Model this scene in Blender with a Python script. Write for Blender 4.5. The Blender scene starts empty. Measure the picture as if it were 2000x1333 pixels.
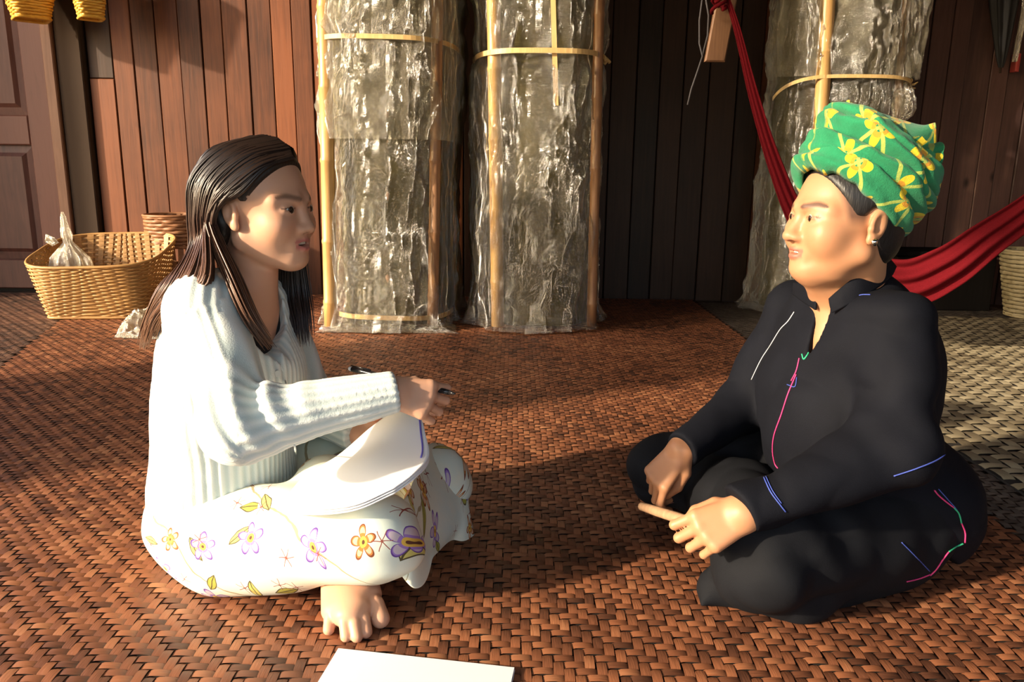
import bpy, math, random
import numpy as np
from mathutils import Vector, Matrix
from mathutils.bvhtree import BVHTree

random.seed(7)
rng = np.random.default_rng(11)
SC = bpy.context.scene
COL = SC.collection

# ------------------------------------------------------------------ camera
PITCH, ROLL, EYE, FPX = math.radians(12.5), 0.013, 0.76, 1500.0
cp, sp = math.cos(PITCH), math.sin(PITCH)
cr, sr = math.cos(ROLL), math.sin(ROLL)
_right, _up, _fwd = Vector((1, 0, 0)), Vector((0, sp, cp)), Vector((0, cp, -sp))
_cx = _right * cr + _up * sr
_cy = _up * cr - _right * sr
cam_data = bpy.data.cameras.new('camera')
cam = bpy.data.objects.new('camera', cam_data)
COL.objects.link(cam)
cam_data.sensor_width = 36.0
cam_data.lens = FPX / 2000.0 * 36.0
cam_data.clip_start = 0.02
M = Matrix((_cx, _cy, -_fwd)).transposed().to_4x4()
M.translation = (0, 0, EYE)
cam.matrix_world = M
SC.camera = cam

# ------------------------------------------------------------------ light
SUN_DIR = Vector((0.88, 0.475, -0.345)).normalized()      # travel direction of the low morning sun
sun_data = bpy.data.lights.new('sun', 'SUN')
sun_data.energy = 8.5
sun_data.angle = math.radians(1.6)
sun_data.color = (1.0, 0.83, 0.60)
sun = bpy.data.objects.new('sun', sun_data)
COL.objects.link(sun)
sun.rotation_euler = SUN_DIR.to_track_quat('-Z', 'Y').to_euler()
sun.location = (-6, -6, 5)

world = bpy.data.worlds.new('world')
SC.world = world
world.use_nodes = True
wn, wl = world.node_tree.nodes, world.node_tree.links
wn.clear()
wo = wn.new('ShaderNodeOutputWorld'); wb = wn.new('ShaderNodeBackground')
sky = wn.new('ShaderNodeTexSky'); sky.sky_type = 'NISHITA'
sky.sun_disc = False
sky.sun_elevation = math.radians(19)
sky.sun_rotation = math.atan2(-SUN_DIR.x, -SUN_DIR.y)
sky.air_density = 1.0; sky.dust_density = 2.5; sky.ozone_density = 1.0
wb.inputs['Strength'].default_value = 0.60
wl.new(sky.outputs[0], wb.inputs['Color']); wl.new(wb.outputs[0], wo.inputs['Surface'])

vs = SC.view_settings
vs.view_transform = 'Standard'; vs.look = 'None'
vs.exposure = 0.0; vs.gamma = 1.0
vs.use_curve_mapping = False

# ------------------------------------------------------------------ pixel helpers (reference frame 2000 x 1333)
def ray(px, py):
    dx, dy = (px - 1000.0) / FPX, (666.5 - py) / FPX
    return _fwd + _cx * dx + _cy * dy
CAMP = Vector((0, 0, EYE))
def W(px, py, Y):                       # world point seen at a pixel, at depth plane y = Y
    d = ray(px, py); return CAMP + d * (Y / d.y)
def G(px, py, z=0.0):                   # world point seen at a pixel, at height z
    d = ray(px, py); return CAMP + d * ((z - EYE) / d.z)
def PX(p):                              # metres -> pixel size at a point
    return FPX / (Vector(p) - CAMP).dot(_fwd)
A3 = lambda v: np.array(v, dtype=np.float32)

# ------------------------------------------------------------------ object helpers
def link(name, me, mats, parent=None, smooth=True):
    o = bpy.data.objects.new(name, me)
    COL.objects.link(o)
    for m in (mats if isinstance(mats, (list, tuple)) else [mats]):
        if me.materials.find(m.name) < 0: me.materials.append(m)
    if parent is not None: o.parent = parent
    if smooth and len(me.polygons):
        me.polygons.foreach_set('use_smooth', np.ones(len(me.polygons), dtype=bool))
    return o

def tag(o, label=None, cat=None, group=None, kind=None):
    if label: o['label'] = label
    if cat: o['category'] = cat
    if group: o['group'] = group
    if kind: o['kind'] = kind
    return o

def empty(name, label=None, cat=None, group=None, kind=None, loc=(0, 0, 0)):
    o = bpy.data.objects.new(name, None); COL.objects.link(o); o.location = loc
    o.empty_display_size = 0.05
    return tag(o, label, cat, group, kind)

def adopt(parent, child):               # parts are modelled in world space: keep them there
    child.parent = parent
    child.matrix_parent_inverse = Matrix.Translation(parent.location).inverted()
    return child

def mesh_np(name, verts, faces, attrs=None, mat_idx=None):
    me = bpy.data.meshes.new(name)
    verts = np.asarray(verts, dtype=np.float32); faces = np.asarray(faces, dtype=np.int32)
    me.vertices.add(len(verts)); me.vertices.foreach_set('co', verts.ravel())
    k = faces.shape[1]
    me.loops.add(faces.size); me.loops.foreach_set('vertex_index', faces.ravel())
    me.polygons.add(len(faces))
    me.polygons.foreach_set('loop_start', np.arange(0, faces.size, k, dtype=np.int32))
    if mat_idx is not None: me.polygons.foreach_set('material_index', np.asarray(mat_idx, dtype=np.int32))
    me.update(calc_edges=True)
    for nm, (typ, arr) in (attrs or {}).items():
        a = me.attributes.new(nm, typ, 'POINT')
        key = {'FLOAT': 'value', 'FLOAT_VECTOR': 'vector', 'FLOAT_COLOR': 'color'}[typ]
        a.data.foreach_set(key, np.asarray(arr, dtype=np.float32).ravel())
    return me

class MB:                               # collects shapes into one mesh
    def __init__(s): s.v = []; s.f = []
    def add(s, verts, faces):
        n = len(s.v); s.v += [tuple(p) for p in verts]; s.f += [tuple(i + n for i in f) for f in faces]; return s
    def box(s, lo, hi, bev=0.0):
        (x0, y0, z0), (x1, y1, z1) = lo, hi
        if bev <= 0:
            return s.add([(x0,y0,z0),(x1,y0,z0),(x1,y1,z0),(x0,y1,z0),(x0,y0,z1),(x1,y0,z1),(x1,y1,z1),(x0,y1,z1)],
                         [(3,2,1,0),(4,5,6,7),(0,1,5,4),(1,2,6,5),(2,3,7,6),(3,0,4,7)])
        b = bev                         # front (-y) edges chamfered
        vs_ = [(x0,y1,z0),(x1,y1,z0),(x1,y1,z1),(x0,y1,z1),
               (x0,y0+b,z0),(x1,y0+b,z0),(x1,y0+b,z1),(x0,y0+b,z1),
               (x0+b,y0,z0+b),(x1-b,y0,z0+b),(x1-b,y0,z1-b),(x0+b,y0,z1-b)]
        return s.add(vs_, [(0,1,2,3),(1,0,4,5),(2,1,5,6),(3,2,6,7),(0,3,7,4),
                           (5,4,8,9),(6,5,9,10),(7,6,10,11),(4,7,11,8),(8,11,10,9)])
    def tube(s, pts, r, n=8, caps=True, sx=1.0, sy=1.0):
        pts = [Vector(p) for p in pts]; m = len(pts)
        rr = r if isinstance(r, (list, tuple)) else [r] * m
        ref = Vector((0, 0, 1))
        t0 = (pts[1] - pts[0]).normalized()
        if abs(t0.dot(ref)) > 0.9: ref = Vector((1, 0, 0))
        a = t0.cross(ref).normalized(); vs_ = []; fs = []
        for i in range(m):
            t = (pts[min(i + 1, m - 1)] - pts[max(i - 1, 0)]).normalized()
            a = (a - t * a.dot(t)).normalized(); b = t.cross(a)
            for k in range(n):
                q = 2 * math.pi * k / n
                vs_.append(pts[i] + a * (math.cos(q) * rr[i] * sx) + b * (math.sin(q) * rr[i] * sy))
        for i in range(m - 1):
            for k in range(n):
                k2 = (k + 1) % n
                fs.append((i*n+k, i*n+k2, (i+1)*n+k2, (i+1)*n+k))
        if caps:
            fs.append(tuple(range(n))[::-1]); fs.append(tuple((m-1)*n+k for k in range(n)))
        return s.add(vs_, fs)
    def build(s, name, mats, parent=None, smooth=False):
        me = bpy.data.meshes.new(name); me.from_pydata(s.v, [], s.f); me.update()
        o = link(name, me, mats, None, smooth)
        if parent is not None: adopt(parent, o)
        return o

def grid_faces(nu, nv, wrap_u=False):
    i, j = np.meshgrid(np.arange(nu if wrap_u else nu - 1), np.arange(nv - 1), indexing='ij')
    i2 = (i + 1) % nu
    return np.stack([i * nv + j, i2 * nv + j, i2 * nv + j + 1, i * nv + j + 1], -1).reshape(-1, 4)

def solidify(o, th, off=-1.0):
    m = o.modifiers.new('thickness', 'SOLIDIFY'); m.thickness = th; m.offset = off; return o

def catmull(P, n):                      # P (k,3) -> n samples
    P = np.asarray([tuple(p) for p in P], dtype=np.float64); k = len(P)
    Q = np.vstack([2 * P[0] - P[1], P, 2 * P[-1] - P[-2]])
    t = np.linspace(0, k - 1 - 1e-9, n); i = np.floor(t).astype(int); u = (t - i)[:, None]
    p0, p1, p2, p3 = Q[i], Q[i+1], Q[i+2], Q[i+3]
    return 0.5 * ((2*p1) + (-p0+p2)*u + (2*p0-5*p1+4*p2-p3)*u*u + (-p0+3*p1-3*p2+p3)*u**3)

def loft(rows, nu, nv):                 # rows of control points -> (nu*nv,3) grid
    R = np.stack([catmull(r, nv) for r in rows])            # (k,nv,3)
    out = np.stack([catmull(R[:, j], nu) for j in range(nv)], 1)
    return out.reshape(-1, 3)

# ------------------------------------------------------------------ noise
def _hash(i, j, k, s):
    h = (i.astype(np.int64) * 374761393 + j.astype(np.int64) * 668265263 + k.astype(np.int64) * 2147483647 + s * 974711) & 0xffffffff
    h = ((h ^ (h >> 13)) * 1274126177) & 0xffffffff
    h = ((h ^ (h >> 16)) * 2246822519) & 0xffffffff
    return ((h ^ (h >> 15)) & 0xffff).astype(np.float32) / 65535.0
def vnoise(P, s=0):                     # smooth value noise in [-1,1]
    P = np.asarray(P, dtype=np.float32); I = np.floor(P); F = P - I; I = I.astype(np.int64)
    F = F * F * (3 - 2 * F); r = 0
    for a in (0, 1):
        wa = F[:, 0] if a else 1 - F[:, 0]
        for b in (0, 1):
            wb_ = F[:, 1] if b else 1 - F[:, 1]
            for c in (0, 1):
                wc = F[:, 2] if c else 1 - F[:, 2]
                r = r + wa * wb_ * wc * _hash(I[:, 0] + a, I[:, 1] + b, I[:, 2] + c, s)
    return r * 2 - 1
def fbm(P, s=0, o=3):
    r = 0; a = 1.0; P = np.asarray(P, dtype=np.float32)
    for k in range(o):
        r = r + a * vnoise(P * (2 ** k), s + 17 * k); a *= 0.5
    return r

# ------------------------------------------------------------------ signed distance modelling
def smin(a, b, k):
    if k <= 0: return np.minimum(a, b)
    h = np.clip(0.5 + 0.5 * (b - a) / k, 0, 1)
    return b + (a - b) * h - k * h * (1 - h)
def smax(a, b, k): return -smin(-a, -b, k)
def cone(P, a, b, ra, rb):              # round cone (approximate): capsule with linear radius
    a = A3(a); b = A3(b); ba = b - a; L = float(ba @ ba) + 1e-12
    t = np.clip(((P - a) @ ba) / L, 0, 1)
    d = P - a - t[:, None] * ba
    return np.sqrt((d * d).sum(1)) - (ra + (rb - ra) * t)
def ell(P, c, r, R=None):               # ellipsoid; R rows are its axes
    q = P - A3(c)
    if R is not None: q = q @ np.asarray(R, dtype=np.float32).T
    r = A3(r); q1 = q / r; q2 = q1 / r
    k0 = np.sqrt((q1 * q1).sum(1)); k1 = np.sqrt((q2 * q2).sum(1)) + 1e-9
    return k0 * (k0 - 1) / k1
def near(P, c, rad, f, d):              # evaluate f only inside a bounding sphere and union it into d
    q = P - A3(c); m = (q * q).sum(1) < rad * rad
    if m.any(): d[m] = f(P[m], d[m])
    return d

def sdf_mesh(f, lo, hi, h, n=8, slack=1.7):
    lo = np.asarray(lo, dtype=np.float64); hi = np.asarray(hi, dtype=np.float64)
    B = h * n; nb = np.ceil((hi - lo) / B).astype(int)
    ii = np.stack(np.meshgrid(*[np.arange(k) for k in nb], indexing='ij'), -1).reshape(-1, 3)
    cen = (lo + (ii + 0.5) * B).astype(np.float32)
    d = np.concatenate([f(cen[s:s + 200000]) for s in range(0, len(cen), 200000)])
    ii = ii[np.abs(d) < B * 0.87 * slack]
    m = n + 1
    off = np.stack(np.meshgrid(*[np.arange(m)] * 3, indexing='ij'), -1).reshape(-1, 3)
    V = []
    ch = 400
    for s in range(0, len(ii), ch):
        p = (lo + ((ii[s:s + ch, None, :] * n + off[None]) * h)).reshape(-1, 3).astype(np.float32)
        V.append(f(p).reshape(-1, m, m, m).astype(np.float32))
    V = np.concatenate(V); I = V < 0
    cs = [I[:, a:a+n, b:b+n, c:c+n] for a in (0, 1) for b in (0, 1) for c in (0, 1)]
    cnt = sum(c.astype(np.int8) for c in cs)
    bb, x, y, z = np.nonzero((cnt > 0) & (cnt < 8))
    g = ii[bb] * n + np.stack([x, y, z], 1)
    NN = nb * n + 2
    key = (g[:, 0] * NN[1] + g[:, 1]) * NN[2] + g[:, 2]
    cv = {(a, b, c): V[bb, x + a, y + b, z + c] for a in (0, 1) for b in (0, 1) for c in (0, 1)}
    acc = np.zeros((len(bb), 3)); num = np.zeros(len(bb))
    for ax in range(3):
        for o1 in (0, 1):
            for o2 in (0, 1):
                c0 = [o1, o2]; c0.insert(ax, 0); c1 = list(c0); c1[ax] = 1
                v0, v1 = cv[tuple(c0)], cv[tuple(c1)]
                cr_ = (v0 < 0) != (v1 < 0)
                t = np.where(cr_, v0 / np.where(cr_, v0 - v1, 1), 0)
                p = np.zeros((len(bb), 3)); p[:] = c0; p[:, ax] = t
                acc += np.where(cr_[:, None], p, 0); num += cr_
    verts = lo + (g + acc / num[:, None]) * h
    order = np.argsort(key); ks = key[order]
    def find(k):
        p = np.searchsorted(ks, k); p = np.clip(p, 0, len(ks) - 1)
        return np.where(ks[p] == k, order[p], -1)
    faces = []
    st = [NN[1] * NN[2], NN[2], 1]
    for ax in range(3):
        o = [0, 0, 0]; o[ax] = 1
        s0 = cv[(0, 0, 0)] < 0; s1 = cv[tuple(o)] < 0
        e = np.nonzero(s0 != s1)[0]
        b_, c_ = (ax + 1) % 3, (ax + 2) % 3
        k = key[e]
        q = np.stack([find(k), find(k - st[b_]), find(k - st[b_] - st[c_]), find(k - st[c_])], 1)
        ok = (q >= 0).all(1); q = q[ok]; s = s0[e][ok]
        faces.append(np.where(s[:, None], q, q[:, ::-1]))
    return verts, np.concatenate(faces)

def hit(f, px, py, t0=0.6, tmax=6.0):   # march a view ray of the photograph onto a distance field
    d = np.array(ray(px, py)); t = t0
    for _ in range(200):
        p = np.array(CAMP) + d * t
        v = float(f(p[None].astype(np.float32))[0])
        if v < 0.0006: return Vector(p)
        t += max(v * 0.6, 0.0004)
        if t > tmax: break
    return None

# ------------------------------------------------------------------ material helpers
class NT:
    def __init__(s, name):
        s.m = bpy.data.materials.new(name); s.m.use_nodes = True
        s.t = s.m.node_tree; s.t.nodes.clear()
        s.out = s.t.nodes.new('ShaderNodeOutputMaterial')
    def n(s, typ, **kw):
        nd = s.t.nodes.new('ShaderNode' + typ)
        for k, v in kw.items():
            if k.startswith('i_'):
                key = k[2:]; key = int(key) if key.isdigit() else key.replace('_', ' ')
                s.put(nd.inputs[key], v)
            else: setattr(nd, k, v)
        return nd
    def put(s, sock, v):
        if isinstance(v, bpy.types.NodeSocket): s.t.links.new(v, sock)
        elif isinstance(v, bpy.types.Node): s.t.links.new(v.outputs[0], sock)
        else: sock.default_value = v
    def math(s, op, a, b=0.0, c=0.0):
        nd = s.t.nodes.new('ShaderNodeMath'); nd.operation = op
        for k, v in enumerate((a, b, c)): s.put(nd.inputs[k], v)
        return nd.outputs[0]
    def mix(s, f, a, b, mode='MIX'):
        nd = s.t.nodes.new('ShaderNodeMix'); nd.data_type = 'RGBA'; nd.blend_type = mode
        s.put(nd.inputs[0], f); s.put(nd.inputs[6], a); s.put(nd.inputs[7], b)
        return nd.outputs[2]
    def ramp(s, f, stops):
        nd = s.t.nodes.new('ShaderNodeValToRGB'); s.put(nd.inputs[0], f)
        e = nd.color_ramp.elements
        while len(e) > 2: e.remove(e[-1])
        for k, (p, c) in enumerate(stops):
            el = e[k] if k < 2 else e.new(p)
            el.position = p; el.color = (*c, 1) if len(c) == 3 else c
        return nd.outputs[0]
    def attr(s, name): return s.n('Attribute', attribute_name=name)
    def obj(s): return s.n('TexCoord').outputs['Object']
    def scale(s, vec, sc):
        nd = s.n('Mapping'); s.put(nd.inputs[0], vec); nd.inputs['Scale'].default_value = sc; return nd.outputs[0]
    def noise(s, vec, scale, detail=3.0, rough=0.55, dist=0.0):
        nd = s.n('TexNoise'); s.put(nd.inputs['Vector'], vec)
        nd.inputs['Scale'].default_value = scale; nd.inputs['Detail'].default_value = detail
        nd.inputs['Roughness'].default_value = rough; nd.inputs['Distortion'].default_value = dist
        return nd.outputs[0]
    def bump(s, h, strength=0.3, dist=0.002):
        nd = s.n('Bump'); nd.inputs['Strength'].default_value = strength; nd.inputs['Distance'].default_value = dist
        s.put(nd.inputs['Height'], h); return nd.outputs[0]
    def pbr(s, col, rough=0.6, normal=None, **kw):
        p = s.n('BsdfPrincipled'); s.put(p.inputs['Base Color'], col if not isinstance(col, tuple) else (*col[:3], 1))
        s.put(p.inputs['Roughness'], rough)
        if normal is not None: s.put(p.inputs['Normal'], normal)
        for k, v in kw.items(): s.put(p.inputs[k.replace('_', ' ')], v)
        s.t.links.new(p.outputs[0], s.out.inputs['Surface'])
        return s.m
# ------------------------------------------------------------------ materials of the setting
def wood_mat(name, c0, c1, grain=(60, 60, 3), rough=0.55, spread=0.6, spec=0.3):
    t = NT(name); rnd = t.n('ObjectInfo').outputs['Random']
    geo = t.n('NewGeometry').outputs['Position']
    off = t.n('VectorMath', operation='SCALE'); t.put(off.inputs[0], (3.1, 1.7, 7.3)); t.put(off.inputs['Scale'], rnd)
    ad = t.n('VectorMath', operation='ADD'); t.put(ad.inputs[0], geo); t.put(ad.inputs[1], off.outputs[0])
    g = t.noise(t.scale(ad.outputs[0], grain), 1.0, 5, 0.6, 0.6)
    big = t.noise(ad.outputs[0], 2.2, 3)
    f = t.math('ADD', t.math('MULTIPLY', g, 0.6), t.math('MULTIPLY', big, 0.5))
    f = t.math('ADD', f, t.math('MULTIPLY', t.math('SUBTRACT', rnd, 0.5), spread))
    col = t.ramp(f, [(0.25, c0), (0.8, c1)])
    kn = t.n('TexVoronoi'); t.put(kn.inputs['Vector'], t.scale(ad.outputs[0], (2.2, 2.2, 1.3))); kn.inputs['Scale'].default_value = 1.6
    kf = t.ramp(kn.outputs['Distance'], [(0.02, (0, 0, 0)), (0.09, (1, 1, 1))])
    col = t.mix(kf, (c0[0]*.4, c0[1]*.4, c0[2]*.4, 1), col)
    return t.pbr(col, rough, t.bump(g, 0.35, 0.002), Specular_IOR_Level=spec)

M_PLANK = wood_mat('reddish_plank_wood', (.042, .013, .006), (.180, .057, .021))
M_PLANK_DARK = wood_mat('dark_and_shaded_plank_wood', (.018, .010, .007), (.060, .028, .016))  # darker plank tone, also stands in for the bundles' shade on the wall
M_PLANK_DULL = wood_mat('plum_brown_plank_wood', (.050, .028, .026), (.135, .070, .060))
M_DOOR = wood_mat('door_wood', (.060, .022, .017), (.145, .058, .042), (50, 50, 4), 0.5)
M_POST = wood_mat('dark_weathered_wood', (.016, .011, .008), (.050, .034, .025), (40, 40, 5), 0.9, spec=.1)
M_TRIMW = wood_mat('pale_trim_wood', (.16, .075, .045), (.30, .16, .10), (60, 60, 4), 0.5)
M_CEIL = wood_mat('roof_board_wood', (.05, .03, .02), (.12, .07, .045), (30, 3, 30), 0.8)
M_FLOORB = wood_mat('floor_board_wood', (.045, .030, .022), (.11, .075, .055), (40, 3, 40), 0.6)
t = NT('dark_gap'); M_GAP = t.pbr((.012, .008, .006), 0.9)

YW = 4.72                                # the back wall stands here
# ------------------------------------------------------------------ floor, ceiling, side walls
floor = empty('floor', kind='structure')
x = -4.2; k = 0
while x < 4.2:
    w = 0.19
    b = MB().box((x + .002, -1.7, -0.045), (x + w - .002, YW + .05, -0.012 - 0.002 * (k % 3)))
    b.build('floor_board', M_FLOORB, floor); x += w; k += 1
MB().box((-4.2, -1.7, -0.09), (4.2, YW + .1, -0.046)).build('subfloor', M_GAP, floor)

# sloping roof, higher to the open front
c = MB()
c.add([(-4.2, YW + .1, 2.75), (4.2, YW + .1, 2.75), (4.2, -1.7, 5.5), (-4.2, -1.7, 5.5),
       (-4.2, YW + .1, 2.85), (4.2, YW + .1, 2.85), (4.2, -1.7, 5.6), (-4.2, -1.7, 5.6)],
      [(0, 1, 2, 3), (7, 6, 5, 4), (0, 4, 5, 1), (1, 5, 6, 2), (2, 6, 7, 3), (3, 7, 4, 0)])
ceil_o = c.build('ceiling', M_CEIL); tag(ceil_o, kind='structure')

# unseen front wall behind the viewer; doorway and window placed for skylight fill
M_FRONT = wood_mat('front_wall_wood', (.05, .03, .02), (.13, .07, .045))
wf = empty('wall_front', kind='structure')
def fw(x0, x1, z0, z1):
    x = x0
    while x < x1 - .01:
        xe = min(x + .24, x1); MB().box((x + .001, -1.69, z0), (xe - .001, -1.65, z1)).build('wall_plank', M_FRONT, wf); x = xe
fw(-4.1, -1.6, -.02, 5.4); fw(-1.6, 1.6, 2.05, 5.4); fw(1.6, 1.9, -.02, 5.4); fw(1.9, 3.2, -.02, .85); fw(1.9, 3.2, 2.05, 5.4); fw(3.2, 3.6, -.02, 5.4)
gd = MB().box((-40, -40, -.9), (40, -1.8, -.8)).box((-40, -1.8, -.9), (-4.3, 30, -.8))
t = NT('dry_ground'); gn = t.noise(t.n('NewGeometry').outputs['Position'], 1.5, 5)
tag(gd.build('ground', t.pbr(t.mix(gn, (.20, .15, .09, 1), (.32, .26, .17, 1)), .95)), kind='structure')

wall_r = empty('wall_right', kind='structure')
y = -1.65
while y < YW:
    MB().box((3.55, y + .002, 0), (3.58, y + .146, 2.75 + (YW - y) * .42)).build('wall_plank', M_PLANK_DULL, wall_r); y += .15
wall_l = empty('wall_left', kind='structure')
def lw(y0, y1, z0, z1):
    y = y0
    while y < y1 - .01:
        ye = min(y + .2, y1); MB().box((-4.1, y + .001, z0), (-4.07, ye - .001, z1)).build('wall_plank', M_PLANK, wall_l); y = ye
lw(-1.65, .2, 2.8, 5.2); lw(.2, .95, -.02, 5.0); lw(.95, 1.5, -.02, 2.3); lw(3.87, YW, -.02, 3.2)  # unseen wall; openings and half-height piece shaped to steer the sunlight

# ------------------------------------------------------------------ back wall of upright planks
wall_b = empty('wall_back', kind='structure')
MB().box((-4.2, YW + .035, -.05), (4.2, YW + .07, 2.8)).build('backing', M_GAP, wall_b)
def wx(px, py=300): return W(px, py, YW).x
def plank(x0, x1, mat, dy=0.0, z0=-.02, z1=2.78):
    tilt = random.uniform(-.004, .004)
    b = MB().box((x0, YW + dy, z0), (x1, YW + dy + .026, z1), .0035)
    b.v = [(vx + tilt * (vz - 1), vy, vz) for vx, vy, vz in b.v]
    return b.build('wall_plank', mat, wall_b)
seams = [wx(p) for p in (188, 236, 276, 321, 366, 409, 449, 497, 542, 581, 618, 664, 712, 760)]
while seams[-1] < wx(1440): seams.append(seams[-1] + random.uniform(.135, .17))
n_mid = len(seams)
for i in range(len(seams) - 1):
    dy = random.uniform(0, .012)
    x0, x1 = seams[i] + .0025, seams[i+1] - .0025
    if i == 0:                           # butt joint in the first plank
        zj = W(200, 153, YW).z
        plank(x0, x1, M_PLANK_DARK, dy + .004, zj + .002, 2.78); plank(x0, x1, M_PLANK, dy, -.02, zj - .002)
    else: plank(x0, x1, M_PLANK if x0 < wx(860) else M_PLANK_DARK, dy)  # from the bundles rightwards their shade is put into the plank colour
s2 = [seams[-1]]
while s2[-1] < 3.55: s2.append(s2[-1] + random.choice((.105, .12, .135, .15)))
for i in range(len(s2) - 1):
    plank(s2[i] + .002, s2[i+1] - .002, M_PLANK if i < 2 else M_PLANK_DULL, random.uniform(0, .016))
# planks left of the door, out of frame
x = -4.2
while x < wx(-190): plank(x, min(x + .147, wx(-190)), M_PLANK, 0); x += .15

# post beside the door and the door itself
MB().box((wx(136), YW - .035, -.02), (wx(184), YW + .03, 2.78), .006).build('trim_1', M_POST)
MB().box((wx(114), YW - .055, -.02), (wx(134.5), YW + .03, 2.78), .006).build('trim_2', M_TRIMW)
tag(bpy.data.objects['trim_1'], kind='structure'); tag(bpy.data.objects['trim_2'], kind='structure')
door = empty('door_1', kind='structure')
dl, dr = wx(-180), wx(112.5)
yd = YW - .02
z_bot, z_l0, z_l1, z_u0 = W(30, 572, yd).z, W(30, 507, yd).z, W(30, 283, yd).z, W(30, 225, yd).z
z_bot = max(z_bot, .012)
zt = 2.1
st = wx(80) - .0
def rail(x0, x1, z0, z1, nm): MB().box((x0, yd, z0), (x1, yd + .045, z1), .006).build(nm, M_DOOR, door)
rail(wx(66), dr, z_bot, zt, 'stile'); rail(dl, dl + .13, z_bot, zt, 'stile')
rail(dl + .13, wx(66), z_bot, z_l0, 'rail'); rail(dl + .13, wx(66), z_l1, z_u0, 'rail'); rail(dl + .13, wx(66), zt - .12, zt, 'rail')
for z0, z1 in ((z_l0, z_l1), (z_u0, zt - .12)):
    x0, x1 = dl + .13, wx(66); b = MB(); m = .045
    b.add([(x0, yd + .03, z0), (x1, yd + .03, z0), (x1, yd + .03, z1), (x0, yd + .03, z1),
           (x0 + m, yd + .024, z0 + m), (x1 - m, yd + .024, z0 + m), (x1 - m, yd + .024, z1 - m), (x0 + m, yd + .024, z1 - m),
           (x0 + m*1.5, yd + .008, z0 + m*1.5), (x1 - m*1.5, yd + .008, z0 + m*1.5), (x1 - m*1.5, yd + .008, z1 - m*1.5), (x0 + m*1.5, yd + .008, z1 - m*1.5)],
          [(0,1,5,4),(1,2,6,5),(2,3,7,6),(3,0,4,7),(4,5,9,8),(5,6,10,9),(6,7,11,10),(7,4,8,11),(8,9,10,11)])
    b.build('panel', M_DOOR, door)
MB().box((dl, YW - .02, zt + .005), (dr, YW + .03, 2.78), .004).build('trim_3', M_DOOR)
tag(bpy.data.objects['trim_3'], kind='structure')

# ------------------------------------------------------------------ woven mats: every visible float of a strip is a piece of geometry
def mat_shader(name, axis, stops, gloss=0.38):
    t = NT(name)
    rnd = t.math('FRACT', t.math('ADD', t.attr('rnd').outputs['Fac'], t.n('ObjectInfo').outputs['Random']))
    pos = t.n('NewGeometry').outputs['Position']
    ad = t.n('VectorMath', operation='ADD'); t.put(ad.inputs[0], pos)
    cmb = t.n('CombineXYZ'); t.put(cmb.inputs[2], t.math('MULTIPLY', rnd, 9.0)); t.put(ad.inputs[1], cmb.outputs[0])
    sc = (30, 420, 30) if axis == 0 else (420, 30, 30)
    fine = t.noise(t.scale(ad.outputs[0], sc), 1.0, 3, 0.6)
    stain = t.noise(pos, 1.7, 4, 0.6)
    f = t.math('ADD', t.math('MULTIPLY', rnd, 0.55), t.math('MULTIPLY', fine, 0.35))
    f = t.math('ADD', f, t.math('MULTIPLY', t.math('SUBTRACT', stain, 0.5), 0.9))
    col = t.ramp(f, stops)
    r = t.math('ADD', gloss, t.math('MULTIPLY', fine, 0.25))
    return t.pbr(col, r, t.bump(fine, 0.5, 0.0012), Specular_IOR_Level=0.45)

BROWN = [(0.05, (.040, .017, .011)), (0.32, (.16, .058, .028)), (0.6, (.27, .098, .044)), (0.95, (.43, .20, .095))]
STRAW = [(0.05, (.10, .075, .045)), (0.4, (.26, .21, .13)), (0.95, (.46, .39, .26))]
DARKM = [(0.05, (.035, .020, .014)), (0.5, (.12, .055, .032)), (0.95, (.20, .105, .06))]
GREYM = [(0.05, (.030, .024, .020)), (0.5, (.085, .066, .052)), (0.95, (.15, .12, .095))]
MATS = {k: [mat_shader('cane_%s_across' % k, 0, s, g), mat_shader('cane_%s_along' % k, 1, s, g)]
        for k, s, g in (('brown', BROWN, .36), ('straw', STRAW, .5), ('dark', DARKM, .5), ('grey', GREYM, .5))}
ST_U = np.array([-.06, .28, 1.0, 1.72, 2.06]); ST_Z = np.array([-.0006, .0019, .0026, .0019, -.0006])
def float_patch(c, lift=1.0):            # one float, 2 cells long, along local x
    u = ST_U * c; v = np.array([.03, .5, .97]) * c
    P = np.array([[uu, vv, (zz + (0.0006 if k == 1 else 0)) * lift] for uu, zz in zip(u, ST_Z) for k, vv in enumerate(v)])
    return P, grid_faces(5, 3)[:, ::-1]

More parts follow.
